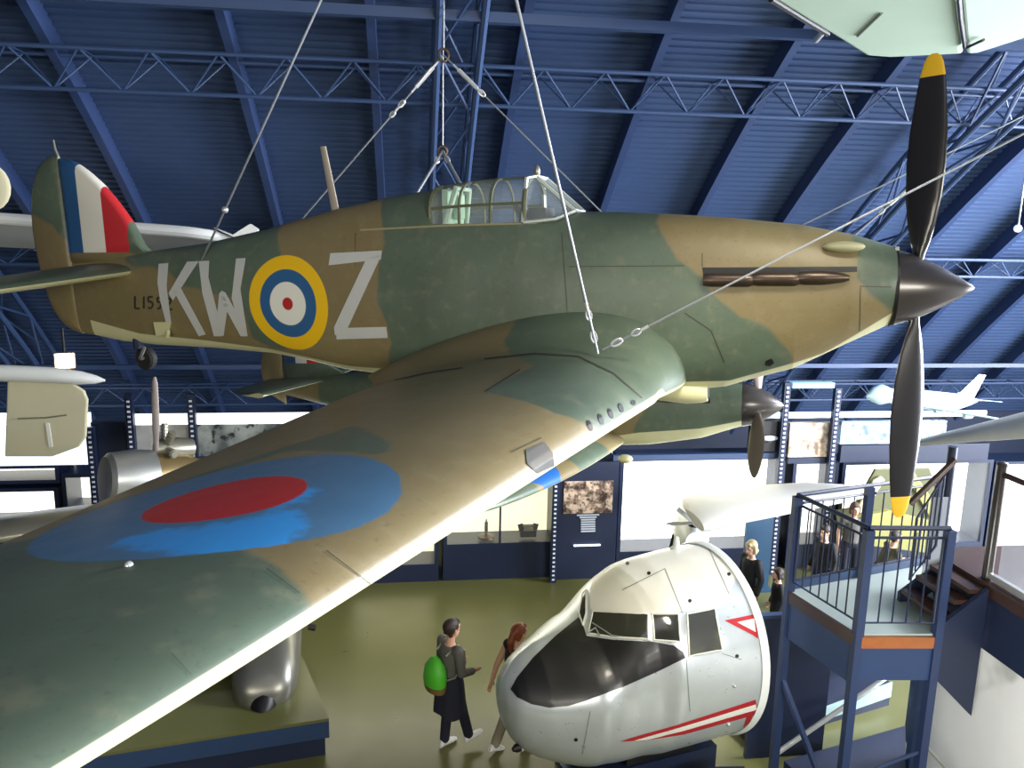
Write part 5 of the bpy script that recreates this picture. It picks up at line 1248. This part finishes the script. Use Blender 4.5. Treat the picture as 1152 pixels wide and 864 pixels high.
e2 = atY(690, 252, 8.0); cable([RG, e2], 'stay wire with a turnbuckle running down right from the upper hanger ring to the cowling', .008, ((.14, 'turnbuckle'), (.22, 'shackle')), name='stay_cable')
R2 = atY(498, 170, 8.45)
rg_ = empty('hanger_ring', R2, 0, 'lower hanger ring right above the canopy, carrying a short pair of slings', 'ring')
MB().poly_tube([(math.cos(2*PI*j/16)*.045, 0, math.sin(2*PI*j/16)*.05) for j in range(16)], .014, 6, True).build('ring', M_exhaust, rg_); MB().tube((0, 0, .05), (0, 0, vault_at(R2.y)-R2.z-.05), .008).build('hanger_rod', M_cable, rg_)
cable([R2, atY(466, 222, 8.1)], 'short left sling hanging from the lower ring above the canopy', .016, ((.2, 'shackle'),), name='sling_cable'); cable([R2, atY(524, 218, 8.1)], 'short right sling hanging from the lower ring above the canopy', .016, ((.2, 'shackle'),), name='sling_cable')
p = atY(712, 228, 9.0)
a = atY(950, 292, 9.4)
b0 = atY(985, 262, 9.2)
cable([atY(1030, 205, 9.2), atY(955, 270, 9.5)], 'stay with a bright turnbuckle beside the right lattice arch', .014, ((.25, 'turnbuckle'), (.5, 'shackle')), name='stay_cable')
# ------------------------------------------------------------------ light
W = bpy.data.worlds.new('world'); S.world = W; W.use_nodes = True
W.node_tree.nodes['Background'].inputs[0].default_value = lin((120, 140, 190)); W.node_tree.nodes['Background'].inputs[1].default_value = .25
def area(loc, tgt, size, power, c=(255, 255, 255), sy=None):
    d = bpy.data.lights.new('area_lamp', 'AREA'); d.energy = power; d.size = size; d.color = lin(c)[:3]
    if sy: d.shape = 'RECTANGLE'; d.size_y = sy
    o = bpy.data.objects.new('area_lamp', d); COL.objects.link(o); o.location = loc
    o.rotation_euler = (Vector(tgt)-Vector(loc)).to_track_quat('-Z', 'Y').to_euler(); return o
def spot(loc, tgt, power, ang, c=(255, 255, 255), r=.25, blend=.6):
    d = bpy.data.lights.new('spot_lamp', 'SPOT'); d.energy = power; d.spot_size = math.radians(ang); d.color = lin(c)[:3]; d.shadow_soft_size = r; d.spot_blend = blend
    o = bpy.data.objects.new('spot_lamp', d); COL.objects.link(o); o.location = loc
    o.rotation_euler = (Vector(tgt)-Vector(loc)).to_track_quat('-Z', 'Y').to_euler(); return o
area((17, 5, 4.5), (2, 6, 5.0), 10, 4600, (238, 243, 255), 6)       # tall end windows, to the right
area((7, -5.5, 7.2), (3, 6, 6.2), 6, 700, (255, 250, 240), 1.6)      # fill added behind the camera for the fighter's side, source unseen
area((9.5, 2.0, .6), (1.2, 5, 5.2), 3, 420, (240, 244, 255), 1.2)    # low light added at the right to brighten leading edge and belly
area((-5, -4.5, 6.0), (-2, 8, 6.0), 4, 280, (255, 248, 232), 1.6)  # fill added from the left to lift the fighter's tail
area((12.5, 9.0, 8.0), (0, 4.5, 5.2), 5, 2400, (245, 247, 255), 2.5)    # unseen light added under the vault for the leading-edge glare
area((4.0, 4.6, 2.3), (5.8, 5.6, 1.2), 1, 45)  # unseen lamp added to brighten the poster wall
area((0, 1.5, 9.6), (-.3, 3.2, 5.4), 3, 28, (250, 250, 255))  # weak overhead fill added to lighten the wing roundel
spot((2.5, 2.5, 9.8), (2.4, 8.2, 1.6), 1300, 26, (255, 246, 226), .8)   # on the silver cockpit section
area((2, 12.9, 2.6), (2, 8, 0.5), 9, 70, (255, 248, 225), .8)     # spill from the lit cases
S.view_settings.view_transform = 'Standard'; S.view_settings.look = 'None'; S.view_settings.gamma = 1; S.view_settings.exposure = .68
S.view_settings.use_curve_mapping = False
